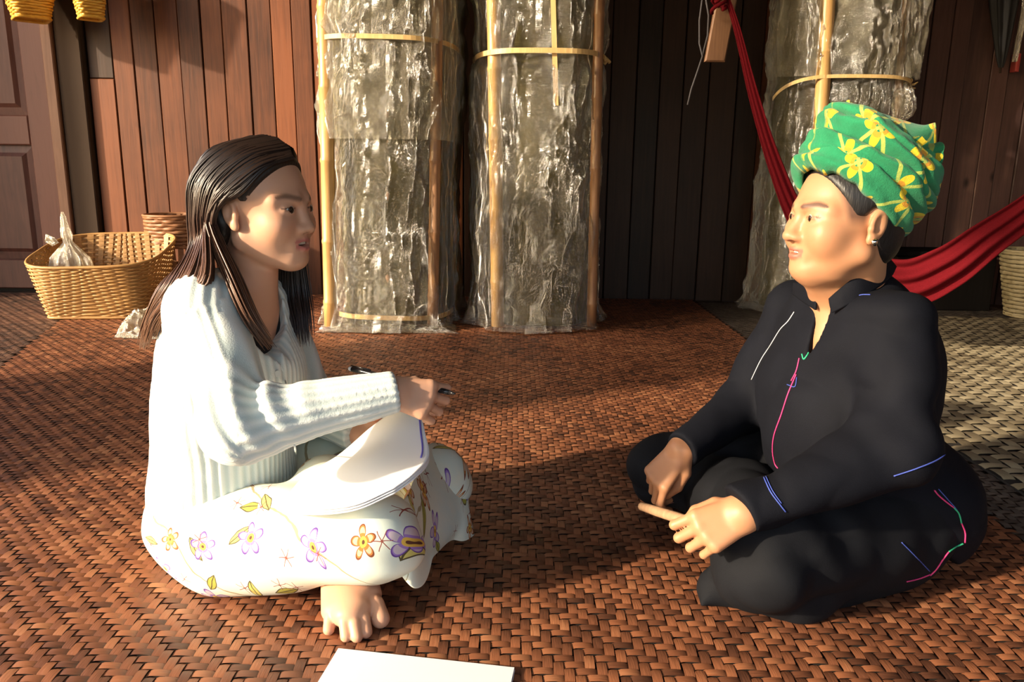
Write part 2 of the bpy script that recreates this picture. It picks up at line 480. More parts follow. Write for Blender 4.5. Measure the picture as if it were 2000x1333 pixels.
def weave(name, label, poly_x, y0, y1, cell, mats, z=0.0, rot=0.0, pivot=(0, 0), keep=None, singles=0, lift=1.0, fl=2):
    root = empty(name, label, 'mat', loc=(0, 0, 0))
    x0, x1 = poly_x
    nx, ny = int((x1 - x0) / cell), int((y1 - y0) / cell)
    i, j = np.meshgrid(np.arange(nx), np.arange(ny), indexing='ij'); i = i.ravel(); j = j.ravel()
    ph = (i + j) % 4
    H = ph == 0; V = ph == 2             # starts of floats: across where 0, along where 2 (2/2 twill)
    P0, F0 = float_patch(cell, lift)
    ca, sa = math.cos(rot), math.sin(rot)
    allv, allf, rn, mi, cen = [], [], [], [], []
    nb = 0; recs = []
    for sel, ax in ((H, 0), (V, 1)):
        a = i[sel] * cell; b = j[sel] * cell; n = len(a)
        Q = P0 if ax == 0 else np.stack([P0[:, 1], P0[:, 0], P0[:, 2]], 1)
        w = rng.uniform(-.0011, .0011, (n, 1)); dz = rng.uniform(0, .0011, (n, 1)); sk = rng.uniform(-.03, .03, (n, 1))
        X = x0 + a[:, None] + Q[None, :, 0]; Y = y0 + b[:, None] + Q[None, :, 1]
        if ax == 0: Y = Y + w + sk * (Q[None, :, 0] - cell)
        else: X = X + w + sk * (Q[None, :, 1] - cell)
        Z = z + Q[None, :, 2] + dz * lift
        if rot:
            dx, dy = X - pivot[0], Y - pivot[1]
            X, Y = pivot[0] + dx * ca - dy * sa, pivot[1] + dx * sa + dy * ca
        pts = np.stack([X, Y, Z], -1)
        m = np.ones(n, bool) if keep is None else keep(pts[:, 7, 0], pts[:, 7, 1])
        pts = pts[m]; recs.append((ax, pts))
    # the nearest pieces in view become parts of their own
    chosen = []
    if singles:
        for ax, pts in recs:
            for q in range(len(pts)):
                c_ = pts[q, 7]; 
                if c_[1] > y0 + 1.6: continue
                d = Vector(c_) - CAMP; zc = d.dot(_fwd)
                sx_, sy_ = d.dot(_cx) / zc * FPX, d.dot(_cy) / zc * FPX
                if abs(sx_) < 1000 and abs(sy_) < 668: chosen.append((zc, ax, q))
        chosen.sort(); chosen = chosen[:singles]
    ch = {0: {q for _, a_, q in chosen if a_ == 0}, 1: {q for _, a_, q in chosen if a_ == 1}}
    proto = {}
    for ax, pts in recs:
        FF = F0 if ax == 0 else F0[:, ::-1]
        if singles:
            for q in sorted(ch[ax]):
                base = pts[q, 7]
                if ax not in proto or random.random() < .12:
                    me = mesh_np('cane_strip', pts[q] - base, FF); me.materials.append(mats[ax])
                    me.polygons.foreach_set('use_smooth', np.ones(len(me.polygons), bool)); proto[ax] = me
                o = bpy.data.objects.new('cane_strip', proto[ax]); COL.objects.link(o)
                o.parent = root; o.location = tuple(base)
            keepm = np.array([q not in ch[ax] for q in range(len(pts))]); pts = pts[keepm]
        n = len(pts)
        allv.append(pts.reshape(-1, 3)); allf.append((FF[None] + (np.arange(n) * 15)[:, None, None] + nb).reshape(-1, 4)); nb += n * 15
        rn.append(np.repeat(rng.random(n), 15)); mi.append(np.full(n * len(FF), ax))
    me = mesh_np('weave', np.concatenate(allv), np.concatenate(allf), {'rnd': ('FLOAT', np.concatenate(rn))}, np.concatenate(mi))
    o = link('weave', me, mats); o.parent = root; o['kind'] = 'stuff'
    return root

XL = lambda Y: -2.29 + (3.87 - Y) * 0.33           # left edge of the big mat, slightly askew
ZM = 0.0
big_mat = weave('woven_mat', 'large glossy reddish-brown cane mat both women sit on', (-2.6, 1.10), 0.86, 4.66, .0168, MATS['brown'],
                keep=lambda X, Y: (X > XL(Y)) & (X < 1.085 + .01 * Y), singles=300, lift=.9)
bk = [(XL(.86) + .01, .86), (1.085, .86), (1.12, 4.66), (XL(4.66) + .01, 4.66)]
MB().add([(a, b, -.0015) for a, b in bk] + [(a, b, -.010) for a, b in bk], [(0, 1, 2, 3), (7, 6, 5, 4), (0, 4, 5, 1), (1, 5, 6, 2), (2, 6, 7, 3), (3, 7, 4, 0)]).build('backing', M_GAP, big_mat)
side_mat = weave('woven_mat', 'dull red-brown cane mat on the floor before the door', (-3.6, -1.6), 2.2, 4.62, .020, MATS['dark'],
                 z=-.006, keep=lambda X, Y: X < XL(Y) - .015)
grey_mat = weave('woven_mat', 'narrow strip of dark grey-brown mat between the brown and straw mats', (1.11, 2.9), 1.0, 4.6, .0175, MATS['grey'],
                 z=-.008, keep=lambda X, Y: (X < 1.262 + np.maximum(0, Y - 3.2) * .9) | (Y > 4.30 - .06 * X))
straw_mat = weave('woven_mat', 'pale straw twill mat behind the woman in black', (1.27, 3.4), 1.25, 4.25, .034, MATS['straw'],
                  z=-.002, keep=lambda X, Y: (X > 1.27 + np.maximum(0, Y - 3.2) * .9) & (Y < 4.34 - .06 * X), singles=300, lift=1.8)
MB().box((1.27, 1.25, -.009), (3.4, 3.2, -.003)).box((2.05, 3.2, -.009), (3.4, 4.1, -.003)).build('backing', M_GAP, straw_mat)
# ------------------------------------------------------------------ materials of the things
def bamboo_mat(name, c0, c1, rough=0.42):
    t = NT(name); pos = t.n('NewGeometry').outputs['Position']
    g = t.noise(t.scale(pos, (90, 90, 5)), 1.0, 4)
    b = t.noise(pos, 6, 3)
    f = t.math('ADD', t.math('MULTIPLY', g, .6), t.math('MULTIPLY', b, .4))
    return t.pbr(t.ramp(f, [(.3, c0), (.7, c1)]), rough, t.bump(g, .25, .001))
M_BAMBOO = bamboo_mat('dry_bamboo', (.36, .19, .065), (.64, .40, .15))
M_BAMBOO_BR = bamboo_mat('brown_bamboo', (.20, .09, .045), (.36, .19, .09))
M_SPLIT = bamboo_mat('split_bamboo_band', (.55, .34, .12), (.78, .56, .26), .5)

t = NT('olive_thatch'); pos = t.n('NewGeometry').outputs['Position']
g = t.noise(t.scale(pos, (14, 14, 160)), 1.0, 3); b = t.noise(t.scale(pos, (8, 8, 3)), 1.0, 4)
f = t.math('ADD', t.math('MULTIPLY', g, .45), t.math('MULTIPLY', b, .6))
M_THATCH = t.pbr(t.ramp(f, [(.3, (.030, .026, .008)), (.6, (.062, .053, .016)), (.85, (.105, .088, .028))]), .9, t.bump(g, .35, .003), Specular_IOR_Level=.15)

def film_mat(name, milk, tint=(.95, .93, .82), rough=.15, bscale=46, bstr=.62):
    t = NT(name); pos = t.n('NewGeometry').outputs['Position']
    w1 = t.noise(t.scale(pos, (1.3, 1.3, .55)), bscale, 5, .6, 1.5)
    cr_ = t.math('ABSOLUTE', t.math('SUBTRACT', t.noise(t.scale(pos, (1.5, 1.5, .45)), bscale * .8, 3, .5, 2.2), .5))
    h = t.math('ADD', w1, t.math('MULTIPLY', t.math('MINIMUM', cr_, .12), 2.6))
    fi = t.math('ABSOLUTE', t.math('SUBTRACT', t.noise(t.scale(pos, (1.2, 1.2, .7)), bscale * 2.4, 3, .6, 1.6), .5))
    h = t.math('ADD', h, t.math('MULTIPLY', t.math('MINIMUM', fi, .15), 1.3))
    nrm = t.bump(h, bstr, .02)
    tr = t.n('BsdfTransparent'); tr.inputs[0].default_value = (*tint, 1)
    gl = t.n('BsdfGlossy'); gl.inputs['Roughness'].default_value = rough; t.put(gl.inputs['Normal'], nrm)
    gl.inputs[0].default_value = (1, 1, 1, 1)
    df = t.n('BsdfDiffuse'); df.inputs[0].default_value = (.80, .70, .48, 1); t.put(df.inputs['Normal'], nrm)
    tl = t.n('BsdfTranslucent'); tl.inputs[0].default_value = (.80, .70, .46, 1)
    m0 = t.n('MixShader'); m0.inputs[0].default_value = .35; t.put(m0.inputs[1], df); t.put(m0.inputs[2], tl)
    cl = t.noise(pos, 4.0, 4, .65, .8)
    mf = t.math('MULTIPLY', t.ramp(cl, [(.35, (.3, .3, .3)), (.7, (1, 1, 1))]), milk)
    m1 = t.n('MixShader'); t.put(m1.inputs[0], mf); t.put(m1.inputs[1], tr); t.put(m1.inputs[2], m0)
    fr = t.n('Fresnel'); fr.inputs['IOR'].default_value = 1.5
    ff = t.math('MINIMUM', t.math('ADD', t.math('MULTIPLY', fr.outputs[0], 2.0), .05), .7)
    m2 = t.n('MixShader'); t.put(m2.inputs[0], ff); t.put(m2.inputs[1], m1); t.put(m2.inputs[2], gl)
    t.t.links.new(m2.outputs[0], t.out.inputs['Surface'])
    return t.m
M_FILM = film_mat('clear_plastic_film', .10)
M_FILM_MILK = film_mat('milky_plastic_film', .20, rough=.18)
M_BAG = film_mat('crumpled_bag_film', .70, (.95, .95, .95), .2, 45, .5)

def wrap(name, cx, cy, w, d, z0, z1, mat, seed, bulge=0.03, flare=0.05, parent=None, nu=300, nv=330, tie=None, skirt=.04, tilt=0.0):
    """wrinkled plastic tube with super-elliptic section; tie = height where it is cinched"""
    th = np.linspace(0, 2 * math.pi, nu, endpoint=False); z = np.linspace(z0, z1, nv)
    T, Z = np.meshgrid(th, z, indexing='ij')
    c, s = np.cos(T), np.sin(T); e = .62
    bx = np.sign(c) * np.abs(c) ** e; by = np.sign(s) * np.abs(s) ** e
    R = np.ones_like(T)
    R += flare * np.exp(-(Z - z0) / .10)
    if tie is not None:
        dz = (Z - tie)
        pl = np.exp(-np.abs(dz) / .16)
        R += -.055 * np.exp(-(dz / .05) ** 2) + .02 * pl * np.sin(T * 17 + 3 * vnoise(np.stack([c * 3, s * 3, Z * 0], -1).reshape(-1, 3), seed).reshape(T.shape))
    q = np.stack([bx * w * 7, by * d * 7, Z * 4.2], -1).reshape(-1, 3)
    n1 = fbm(q, seed, 3).reshape(T.shape)
    ridg = 1 - np.abs(fbm(q * np.array([1.7, 1.7, .8]) + 5, seed + 3, 3)).reshape(T.shape)
    ridg2 = 1 - np.abs(vnoise(q * np.array([3.1, 3.1, 1.1]) + 9, seed + 5)).reshape(T.shape)
    off = bulge * n1 * .6 + bulge * .75 * (ridg - .6) + bulge * .35 * ridg2 ** 3
    r3 = 1 - np.abs(vnoise(q * np.array([5.5, 5.5, 2.2]) + 3 + 1.5 * vnoise(q * 1.3, seed + 2)[:, None], seed + 6)).reshape(T.shape)
    off += bulge * .34 * (r3 ** 4 - .2)
    foot = np.exp(-(Z - z0) / .05)
    off += skirt * foot * (.6 + .5 * np.sin(T * 9 + seed) + .4 * n1)
    X = cx + bx * (w * R + off) + tilt * (Z - .8); Y = cy + by * (d * R + off)
    V = np.stack([X, Y, Z], -1).reshape(-1, 3)
    me = mesh_np(name, V, grid_faces(nu, nv, True))
    o = link(name, me, mat); 
    if parent is not None: adopt(parent, o)
    return o

def pole(p0, p1, r, mat, parent, name='bamboo_pole', node=.33):
    p0, p1 = Vector(p0), Vector(p1); L = (p1 - p0).length
    zs = [0.0]; z = random.uniform(.08, .25)
    rad = [r]
    while z < L - .05:
        zs += [z - .012, z - .004, z + .004, z + .014]; rad += [r, r * 1.09, r * 1.09, r * .985]; z += node * random.uniform(.85, 1.15)
    zs.append(L); rad.append(r)
    return MB().tube([p0.lerp(p1, q / L) for q in zs], rad, 12).build(name, mat, parent, True)

def band(pts, w, th, parent, mat=None, name='tie_band'):
    """flat split-bamboo strip along points, upright"""
    P = catmull(pts, 40); b = MB(); vs_ = []
    for k in range(len(P)):
        tg = P[min(k + 1, 39)] - P[max(k - 1, 0)]; n = np.array([tg[1], -tg[0], 0]); n /= np.linalg.norm(n) + 1e-9
        for dz, dn in ((-w/2, 0), (w/2, 0), (w/2, th), (-w/2, th)): vs_.append(tuple(P[k] + np.array([0, 0, dz]) + n * dn))
    fs = []
    for k in range(39):
        for q in range(4): q2 = (q + 1) % 4; fs.append((k*4+q, k*4+q2, (k+1)*4+q2, (k+1)*4+q))
    fs += [(3, 2, 1, 0), (156, 157, 158, 159)]
    return b.add(vs_, fs).build(name, mat or M_SPLIT, parent)

def ring_front(cx, cy, w, d, z, dz=0.0, a0=190, a1=350, e=.62, out=.012):
    pts = []
    for a in np.linspace(math.radians(a0), math.radians(a1), 15):
        c, s = math.cos(a), math.sin(a)
        pts.append((cx + math.copysign(abs(c) ** e, c) * (w + out), cy + math.copysign(abs(s) ** e, s) * (d + out), z + dz * c))
    return pts

def thatch(cx, cy, w, d, z1, seed, parent):
    nu, nv = 72, 90
    th = np.linspace(0, 2 * math.pi, nu, endpoint=False); z = np.linspace(.02, z1, nv)
    T, Z = np.meshgrid(th, z, indexing='ij'); c, s = np.cos(T), np.sin(T)
    q = np.stack([c * 4, s * 4, Z * 9], -1).reshape(-1, 3)
    o_ = .007 * fbm(q, seed, 3).reshape(T.shape) + .004 * np.sin(Z * 190)
    bx = np.sign(c) * np.abs(c) ** .6; by = np.sign(s) * np.abs(s) ** .6
    V = np.stack([cx + bx * (w + o_), cy + by * (d + o_), Z], -1).reshape(-1, 3)
    return adopt(parent, link('thatch_core', mesh_np('thatch_core', V, grid_faces(nu, nv, True)), M_THATCH))

# ------------------------------------------------------------------ the three wrapped bundles standing against the wall
ZT = 2.35
# first bundle
Y1 = G(740, 652).y + .50
f0, f1 = W(606, 500, Y1 - .50).x, W(882, 500, Y1 - .50).x
c1, w1 = (f0 + f1) / 2, (f1 - f0) / 2 - .012
bun1 = empty('wrapped_bundle', 'tall plastic-wrapped thatch bundle nearest the woman in the cardigan', 'bundle', 'plastic-wrapped thatch bundles', loc=(c1, Y1, 0))
thatch(c1 + .02, Y1 + .03, w1 - .050, .445, ZT, 3, bun1)
yf = Y1 - .475
pole(W(640, 640, yf + .01).lerp(W(640, 640, yf + .01), 0) * 1.0 if False else (W(640, 600, yf).x, yf + 0.052, .02), (W(640, 100, yf).x - .005, yf + 0.062, ZT), .033, M_BAMBOO, bun1)
pole((W(752, 600, yf).x, yf + 0.082, .02), (W(762, 80, yf).x, yf + 0.082, ZT), .017, M_BAMBOO_BR, bun1)
pole((W(842, 600, yf).x, yf + 0.062, .02), (W(862, 80, yf).x, yf + 0.062, ZT), .026, M_BAMBOO_BR, bun1)
wrap('plastic_wrap', c1, Y1, w1, .495, .012, ZT + .05, M_FILM, 21, .026, .03, bun1, skirt=.03, tilt=.010)
zh = W(740, 272, yf).z
wrap('plastic_overwrap', c1 + .008, Y1, w1 + .016, .510, zh, ZT + .06, M_FILM_MILK, 33, .030, -.02, bun1, nv=160, skirt=0.0, tilt=.014)
band(ring_front(c1 + .01, Y1, w1 + .005, .502, W(740, 74, yf).z, -.008), .020, .004, bun1)
band(ring_front(c1, Y1, w1 - .02, .475, W(740, 620, yf).z, -.012), .022, .004, bun1)
# loose plastic lying in front of the gap between the bundles
def crumple(name, pts_px, zmax, seed, label, cat, yoff=0.0, n=70, mat=None):
    (xa, ya), (xb, yb), (xc, yc), (xd, yd_) = pts_px
    a, b, c_, d_ = [np.array(G(*p)) for p in pts_px]
    u, v = np.meshgrid(np.linspace(0, 1, n), np.linspace(0, 1, n), indexing='ij'); u = u.ravel()[:, None]; v = v.ravel()[:, None]
    P = a * (1 - u) * (1 - v) + b * u * (1 - v) + c_ * u * v + d_ * (1 - u) * v
    env = (np.sin(np.pi * u) * np.sin(np.pi * v)).ravel() ** .5
    q = P * 22; h = 1 - np.abs(fbm(q, seed, 3)); h2 = .5 + .5 * fbm(P * 9, seed + 4, 2)
    P[:, 2] = .006 + zmax * env * np.clip(h * .55 + h2 * .5, 0, 1.2)
    P[:, 0] += .012 * vnoise(q * .8, seed + 8)
    o = link(name, mesh_np(name, P, grid_faces(n, n)), mat or M_FILM_MILK)
    return tag(o, label, cat)
lp = crumple('loose_film', ((615, 652), (896, 654), (884, 634), (640, 630)), .06, 51, None, None); adopt(bun1, lp)

# second bundle
Y2 = G(1060, 652).y + .50
f0, f1 = W(914, 480, Y2 - .50).x, W(1186, 480, Y2 - .50).x
c2, w2 = (f0 + f1) / 2, (f1 - f0) / 2 - .012
bun2 = empty('wrapped_bundle', 'tall plastic-wrapped thatch bundle in the middle with a knotted bamboo band', 'bundle', 'plastic-wrapped thatch bundles', loc=(c2, Y2, 0))
yf = Y2 - .475; zt2 = W(1060, 100, yf - .02).z
thatch(c2 + .01, Y2 + .03, w2 - .05, .445, ZT, 5, bun2)
pole((W(972, 600, yf).x, yf + 0.047, .02), (W(955, 60, yf).x, yf + 0.057, ZT), .031, M_BAMBOO, bun2)
pole((W(1160, 600, yf).x, yf + 0.082, .02), (W(1168, 60, yf).x, yf + 0.082, ZT), .024, M_BAMBOO_BR, bun2)
wrap('plastic_wrap', c2, Y2, w2, .50, .012, ZT + .05, M_FILM, 77, .028, .04, bun2, tie=zt2, skirt=.035)
bp = ring_front(c2, Y2, w2 - .01, .505, zt2, .004)
band(bp, .022, .004, bun2)
band([W(1078, -120, yf - .035), W(1080, 40, yf - .035), W(1084, 130, yf - .035), W(1087, 207, yf - .03)], .010, .004, bun2, name='bamboo_band') if False else None
p_top, p_bot = W(1076, -160, yf - .03), W(1086, 206, yf - .03)
b = MB(); b.add([p_top + Vector((dx, dy, 0)) for dx, dy in ((-.011, 0), (.011, 0), (.011, .005), (-.011, .005))] + [p_bot + Vector((dx, dy, 0)) for dx, dy in ((-.011, 0), (.011, 0), (.011, .005), (-.011, .005))],
            [(0, 1, 5, 4), (1, 2, 6, 5), (2, 3, 7, 6), (3, 0, 4, 7), (3, 2, 1, 0), (4, 5, 6, 7)])
b.build('bamboo_band', M_SPLIT, bun2)
kn = Vector(bp[-1]) + Vector((.0, -.01, 0))
MB().tube([kn + Vector((-.03, -.01, .012)), kn + Vector((0, -.018, .016)), kn + Vector((.016, -.012, 0)), kn + Vector((.004, -.016, -.014)), kn + Vector((-.012, -.012, -.004)), kn + Vector((.012, -.02, .006)), kn + Vector((.028, -.012, -.010))], .0085, 8).build('band_knot', M_SPLIT, bun2, True)

# third bundle, behind the woman in black
Y3 = G(1490, 604).y + .03
f0, f1 = W(1504, 300, Y3 - .14).x, W(1770, 300, Y3 - .14).x
c3, w3 = (f0 + f1) / 2, (f1 - f0) / 2 - .012
bun3 = empty('wrapped_bundle', 'plastic-wrapped thatch bundle behind the woman in the green turban', 'bundle', 'plastic-wrapped thatch bundles', loc=(c3, Y3, 0))
yf = Y3 - .135; zt3 = W(1640, 150, yf).z
thatch(c3 - .01, Y3 + .03, w3 - .06, .10, ZT, 8, bun3)
pole((W(1582, 600, yf).x, yf + .0, .02), (W(1606, 0, yf).x, yf + .0, ZT), .038, M_BAMBOO, bun3, node=.42)
pole((W(1738, 500, yf).x, yf + .05, .02), (W(1772, 0, yf).x, yf + .05, ZT), .020, M_BAMBOO_BR, bun3)
pole((W(1735, 500, yf).x, yf + .02, .02), (W(1742, 400, yf).x, yf + .02, .9), .012, M_SPLIT, bun3)
wrap('plastic_wrap', c3, Y3, w3, .15, .012, ZT + .05, M_FILM, 91, .030, .05, bun3, tie=zt3, skirt=.04, tilt=.03)
wrap('plastic_overwrap', c3 + .035, Y3, w3 + .035, .162, zt3 + .0, ZT + .06, M_FILM_MILK, 95, .034, -.05, bun3, nv=150, skirt=0)
bp = ring_front(c3 + .015, Y3, w3, .158, zt3, .008)
for q in range(len(bp)): bp[q] = (bp[q][0], bp[q][1], bp[q][2] - .10 * ((q - 7) / 7) ** 2 * (1 if q < 7 else .35))
band(bp, .018, .004, bun3)
kn = Vector(bp[-1])
for k in range(5):
    a = k * 1.3
    MB().tube([kn, kn + Vector((.02 * math.cos(a), -.015, .022 * math.sin(a))), kn + Vector((.038 * math.cos(a + .3), -.02, .03 * math.sin(a + .4)))], [.007, .006, .003], 6).build('band_end', M_SPLIT, bun3, True)
# bunched film at the knot (a balloon of plastic on the right)
def blob_film(c, r, seed, parent, name):
    nu, nv = 60, 44
    th = np.linspace(0, 2*math.pi, nu, endpoint=False); ph = np.linspace(.02, math.pi - .02, nv)
    T, P_ = np.meshgrid(th, ph, indexing='ij')
    D = np.stack([np.cos(T)*np.sin(P_), np.sin(T)*np.sin(P_), np.cos(P_)], -1).reshape(-1, 3)
    k = 1 + .16 * fbm(D * 2.5, seed, 3) + .05 * np.sin(T.ravel() * 9) * np.sin(P_.ravel())
    V = np.array(c) + D * np.array(r) * k[:, None]
    return adopt(parent, link(name, mesh_np(name, V, grid_faces(nu, nv, True)), M_FILM_MILK))
blob_film(W(1765, 205, yf + .02), (.065, .05, .085), 4, bun3, 'plastic_bunch')

# ------------------------------------------------------------------ hammock
t = NT('red_hammock_cloth'); pos = t.n('NewGeometry').outputs['Position']
g = t.noise(pos, 260, 2); fz = t.attr('fold').outputs['Fac']
M_RED = t.pbr(t.mix(g, (.062, .0025, .005, 1), (.145, .006, .010, 1)), .9, t.bump(g, .5, .002), Specular_IOR_Level=.08)
def hammock():
    pts = [(1418, -10, 3.55), (1440, 60, 3.5), (1472, 190, 3.42), (1512, 320, 3.34), (1560, 430, 3.27), (1640, 520, 3.2), (1760, 556, 3.13), (1850, 525, 3.08), (1930, 468, 3.05), (2010, 412, 3.02), (2150, 300, 2.95), (2330, 130, 2.9)]
    wd = [.010, .016, .024, .032, .045, .085, .100, .090, .075, .062, .045, .012]
    P = catmull([W(*p) for p in pts], 90); Wd = catmull([(w, 0, 0) for w in wd], 90)[:, 0]
    n = 33; V = []; Fo = []
    for k in range(90):
        tg = P[min(k+1, 89)] - P[max(k-1, 0)]; tg /= np.linalg.norm(tg)
        up = np.array([0, 0, 1.0]); up -= tg * (up @ tg); up /= np.linalg.norm(up); sd = np.cross(tg, up)
        for q in range(n):
            u = q / (n - 1) * 2 - 1
            z = u * Wd[k]
            fold = .5 * Wd[k] * math.cos(u * 9.5 + .6 * math.sin(k * .05)) * .32 + Wd[k] * .30 * u * u
            V.append(P[k] + up * z + sd * (-fold)); Fo.append(math.cos(u * 9.5))
    me = mesh_np('hammock', np.array(V), grid_faces(90, n), {'fold': ('FLOAT', np.array(Fo))})
    o = link('hammock_cloth', me, M_RED); solidify(o, .004, 0)
    return o
ham = empty('hammock', 'long red cloth hammock slung behind the woman in black', 'hammock', loc=tuple(W(1418, 0, 3.55)))
adopt(ham, hammock())
kx = W(1405, 2, 3.55)
b = MB()
for k in range(5):
    a = k * 1.26
    b.tube([kx + Vector((.03*math.cos(a+s_), .03*math.sin(a+s_), .014*(s_-2)+.02*math.sin(a*2))) for s_ in (0, .7, 1.4, 2.1, 2.8, 3.5)], .0085, 7)
b.tube([kx, kx + Vector((-.03, 0, .1)), kx + Vector((-.035, .05, .35))], .009, 7)
b.build('knot', M_RED, ham, True)
# post that carries it, in the shade: a short peg board and cord
M_BLOCK = bamboo_mat('old_block_wood', (.13, .06, .03), (.26, .13, .06), .6)
blk = MB(); c_ = W(1408, 62, 3.6); 
blk.box((c_.x - .045, c_.y, c_.z - .125), (c_.x + .045, c_.y + .03, c_.z + .15), .006)
blk.v = [(x_ + (z_ - c_.z) * .13, y_, z_) for x_, y_, z_ in blk.v]
wb_ = blk.build('wooden_block', M_BLOCK); tag(wb_, 'small brown wooden block hanging beside the hammock knot', 'wood block')
t = NT('grey_cord'); M_CORD = t.pbr((.05, .045, .05), .8)
cd = MB(); 
cd.tube([W(x_, y_, 3.62) for x_, y_ in ((1372, -5), (1366, 40), (1366, 85), (1372, 110), (1362, 140), (1350, 175), (1343, 205))], .004, 6)
cd.tube([W(x_, y_, 3.62) for x_, y_ in ((1378, -5), (1384, 30), (1382, 70), (1372, 108))], .004, 6)
tag(cd.build('looped_rope', M_CORD, None, True), 'thin grey looped rope dangling from the wall near the hammock knot', 'rope')
for nm, (xa, ya) in (('hammock', (0, 0)),): pass

# ------------------------------------------------------------------ baskets
def cane_mat(name, stops, rough=.5):
    t = NT(name); pos = t.obj(); pw = t.n('NewGeometry').outputs['Position']
    g = t.noise(t.scale(pw, (40, 40, 200)), 1.0, 3); b = t.noise(pw, 7, 4)
    f = t.math('ADD', t.math('MULTIPLY', g, .5), t.math('MULTIPLY', b, .55))
    return t.pbr(t.ramp(f, stops), rough, t.bump(g, .4, .001))
M_CANE = cane_mat('honey_cane', [(.25, (.15, .068, .020)), (.5, (.36, .19, .060)), (.8, (.52, .31, .115))])
M_CANE_BR = cane_mat('brown_cane', [(.25, (.10, .04, .02)), (.5, (.24, .105, .045)), (.8, (.34, .17, .08))])
M_CANE_GOLD = cane_mat('golden_cane', [(.25, (.38, .17, .02)), (.5, (.66, .36, .05)), (.8, (.80, .52, .12))], .42)
M_CANE_PALE = cane_mat('pale_cane', [(.25, (.12, .095, .05)), (.5, (.25, .20, .11)), (.8, (.38, .33, .22))])

def sect(th, a, b, e):
    c, s = np.cos(th), np.sin(th)
    return np.sign(c) * np.abs(c) ** e * a, np.sign(s) * np.abs(s) ** e * b
def basket(name, label, c, h, bot, top, mat, rows, staves, group=None, open_rows=(), rimmat=None, rot=0.0, eb=.35, et=.8, amp=.0035, flip=False, floor_z=.004, slope=0.0):
    """weavers run in and out of the upright staves; section goes from a squarish base to a rounder rim"""
    root = empty(name, label, 'basket', group, loc=tuple(c))
    ca, sa = math.cos(rot), math.sin(rot)
    dn = np.linspace(0, 2 * math.pi, 4001); xx, yy = sect(dn, (bot[0] + top[0]) / 2, (bot[1] + top[1]) / 2, (eb + et) / 2)
    cum = np.concatenate([[0], np.cumsum(np.hypot(np.diff(xx), np.diff(yy)))]); cum *= 2 * math.pi / cum[-1]
    def S(th, v, out=0.0):
        th = np.interp(np.mod(th, 2 * math.pi), cum, dn)          # even spacing of the staves round the section
        a = bot[0] + (top[0] - bot[0]) * v + out; b = bot[1] + (top[1] - bot[1]) * v + out; e = eb + (et - eb) * v
        x, y = sect(th, a, b, e)
        return c[0] + x * ca - y * sa, c[1] + x * sa + y * ca
    nth = staves * 4
    th = np.linspace(0, 2 * math.pi, nth, endpoint=False)
    V, F, nb = [], [], 0
    for r in range(rows):
        if r in open_rows: continue
        v0, v1 = (r + .06) / rows, (r + .94) / rows
        sgn = 1 if r % 2 else -1
        ring = []
        for v, o in ((v0, -.0012), (v0 * .7 + v1 * .3, .0012), (v0 * .3 + v1 * .7, .0012), (v1, -.0012)):
            wob = sgn * amp * np.sin(th * staves / 2.0 * 1.0) + o
            x, y = S(th, v, wob)
            z = c[2] + (v if not flip else 1 - v) * h + .0012 * np.sin(th * 5 + r) + slope * v * (y - c[1]) / top[1]
            ring.append(np.stack([x, y, z], -1))
        R = np.stack(ring, 1).reshape(-1, 3)
        V.append(R); F.append(grid_faces(nth, 4, True) + nb); nb += len(R)
    me = mesh_np('woven_wall', np.concatenate(V), np.concatenate(F))
    o = link('woven_wall', me, mat); o['kind'] = 'stuff'; solidify(o, .0028, 0); adopt(root, o)
    sb = MB()
    for k in range(staves):
        t_ = 2 * math.pi * (k + .5) / staves; wv = 2 * math.pi / staves * .26
        pts = []
        for v in np.linspace(0, 1, 7):
            z = c[2] + (v if not flip else 1 - v) * h
            for dt in (-wv, wv):
                x, y = S(np.array([t_ + dt]), v, -.004); pts.append((float(x[0]), float(y[0]), z + slope * v * (float(y[0]) - c[1]) / top[1]))
        sb.add(pts, [(2*q, 2*q+1, 2*q+3, 2*q+2) for q in range(6)])
    so = sb.build('stave', mat); so['kind'] = 'stuff'; so.name = 'staves'; solidify(so, .002, 0); adopt(root, so)
    ths = np.linspace(0, 2 * math.pi, 73)
    zt_ = c[2] + (h if not flip else 0)
    for vv, rr, nm in ((1.0, .0075, 'rim'), (0.0, .0075, 'base_rim')):
        x, y = S(ths, vv, .002); z = c[2] + (vv if not flip else 1 - vv) * h
        MB().tube([(float(a), float(b), max(z + slope * vv * (float(b) - c[1]) / top[1], floor_z + rr)) for a, b in zip(x, y)], rr, 7, caps=False).build(nm, rimmat or mat, root, True)
    x, y = S(th, 0, -.003)
    zb = c[2] + (.012 if not flip else h - .012)
    MB().add([(float(a), float(b), zb) for a, b in zip(x, y)], [tuple(range(nth))]).build('bottom', mat, root)
    return root

Yb = G(150, 626).y
bc = ((G(150, 624).x + .02), Yb + .22, .008)
hb = W(150, 500, Yb - .03).z - .0
wb0 = (W(236, 622, Yb).x - W(66, 622, Yb).x) / 2
wt0 = (W(291, 480, Yb + .2).x - W(38, 480, Yb + .2).x) / 2
bcx = W(152, 622, Yb).x
basket('cane_basket', 'big honey-coloured rectangular cane basket by the door with a knotted bag inside', (bcx + .045, Yb + .23, .006), hb, (wb0 + .012, .215), (wt0 - .018, .29), M_CANE, 30, 42, eb=.24, et=.55, rot=math.radians(6), amp=.005, slope=.06)
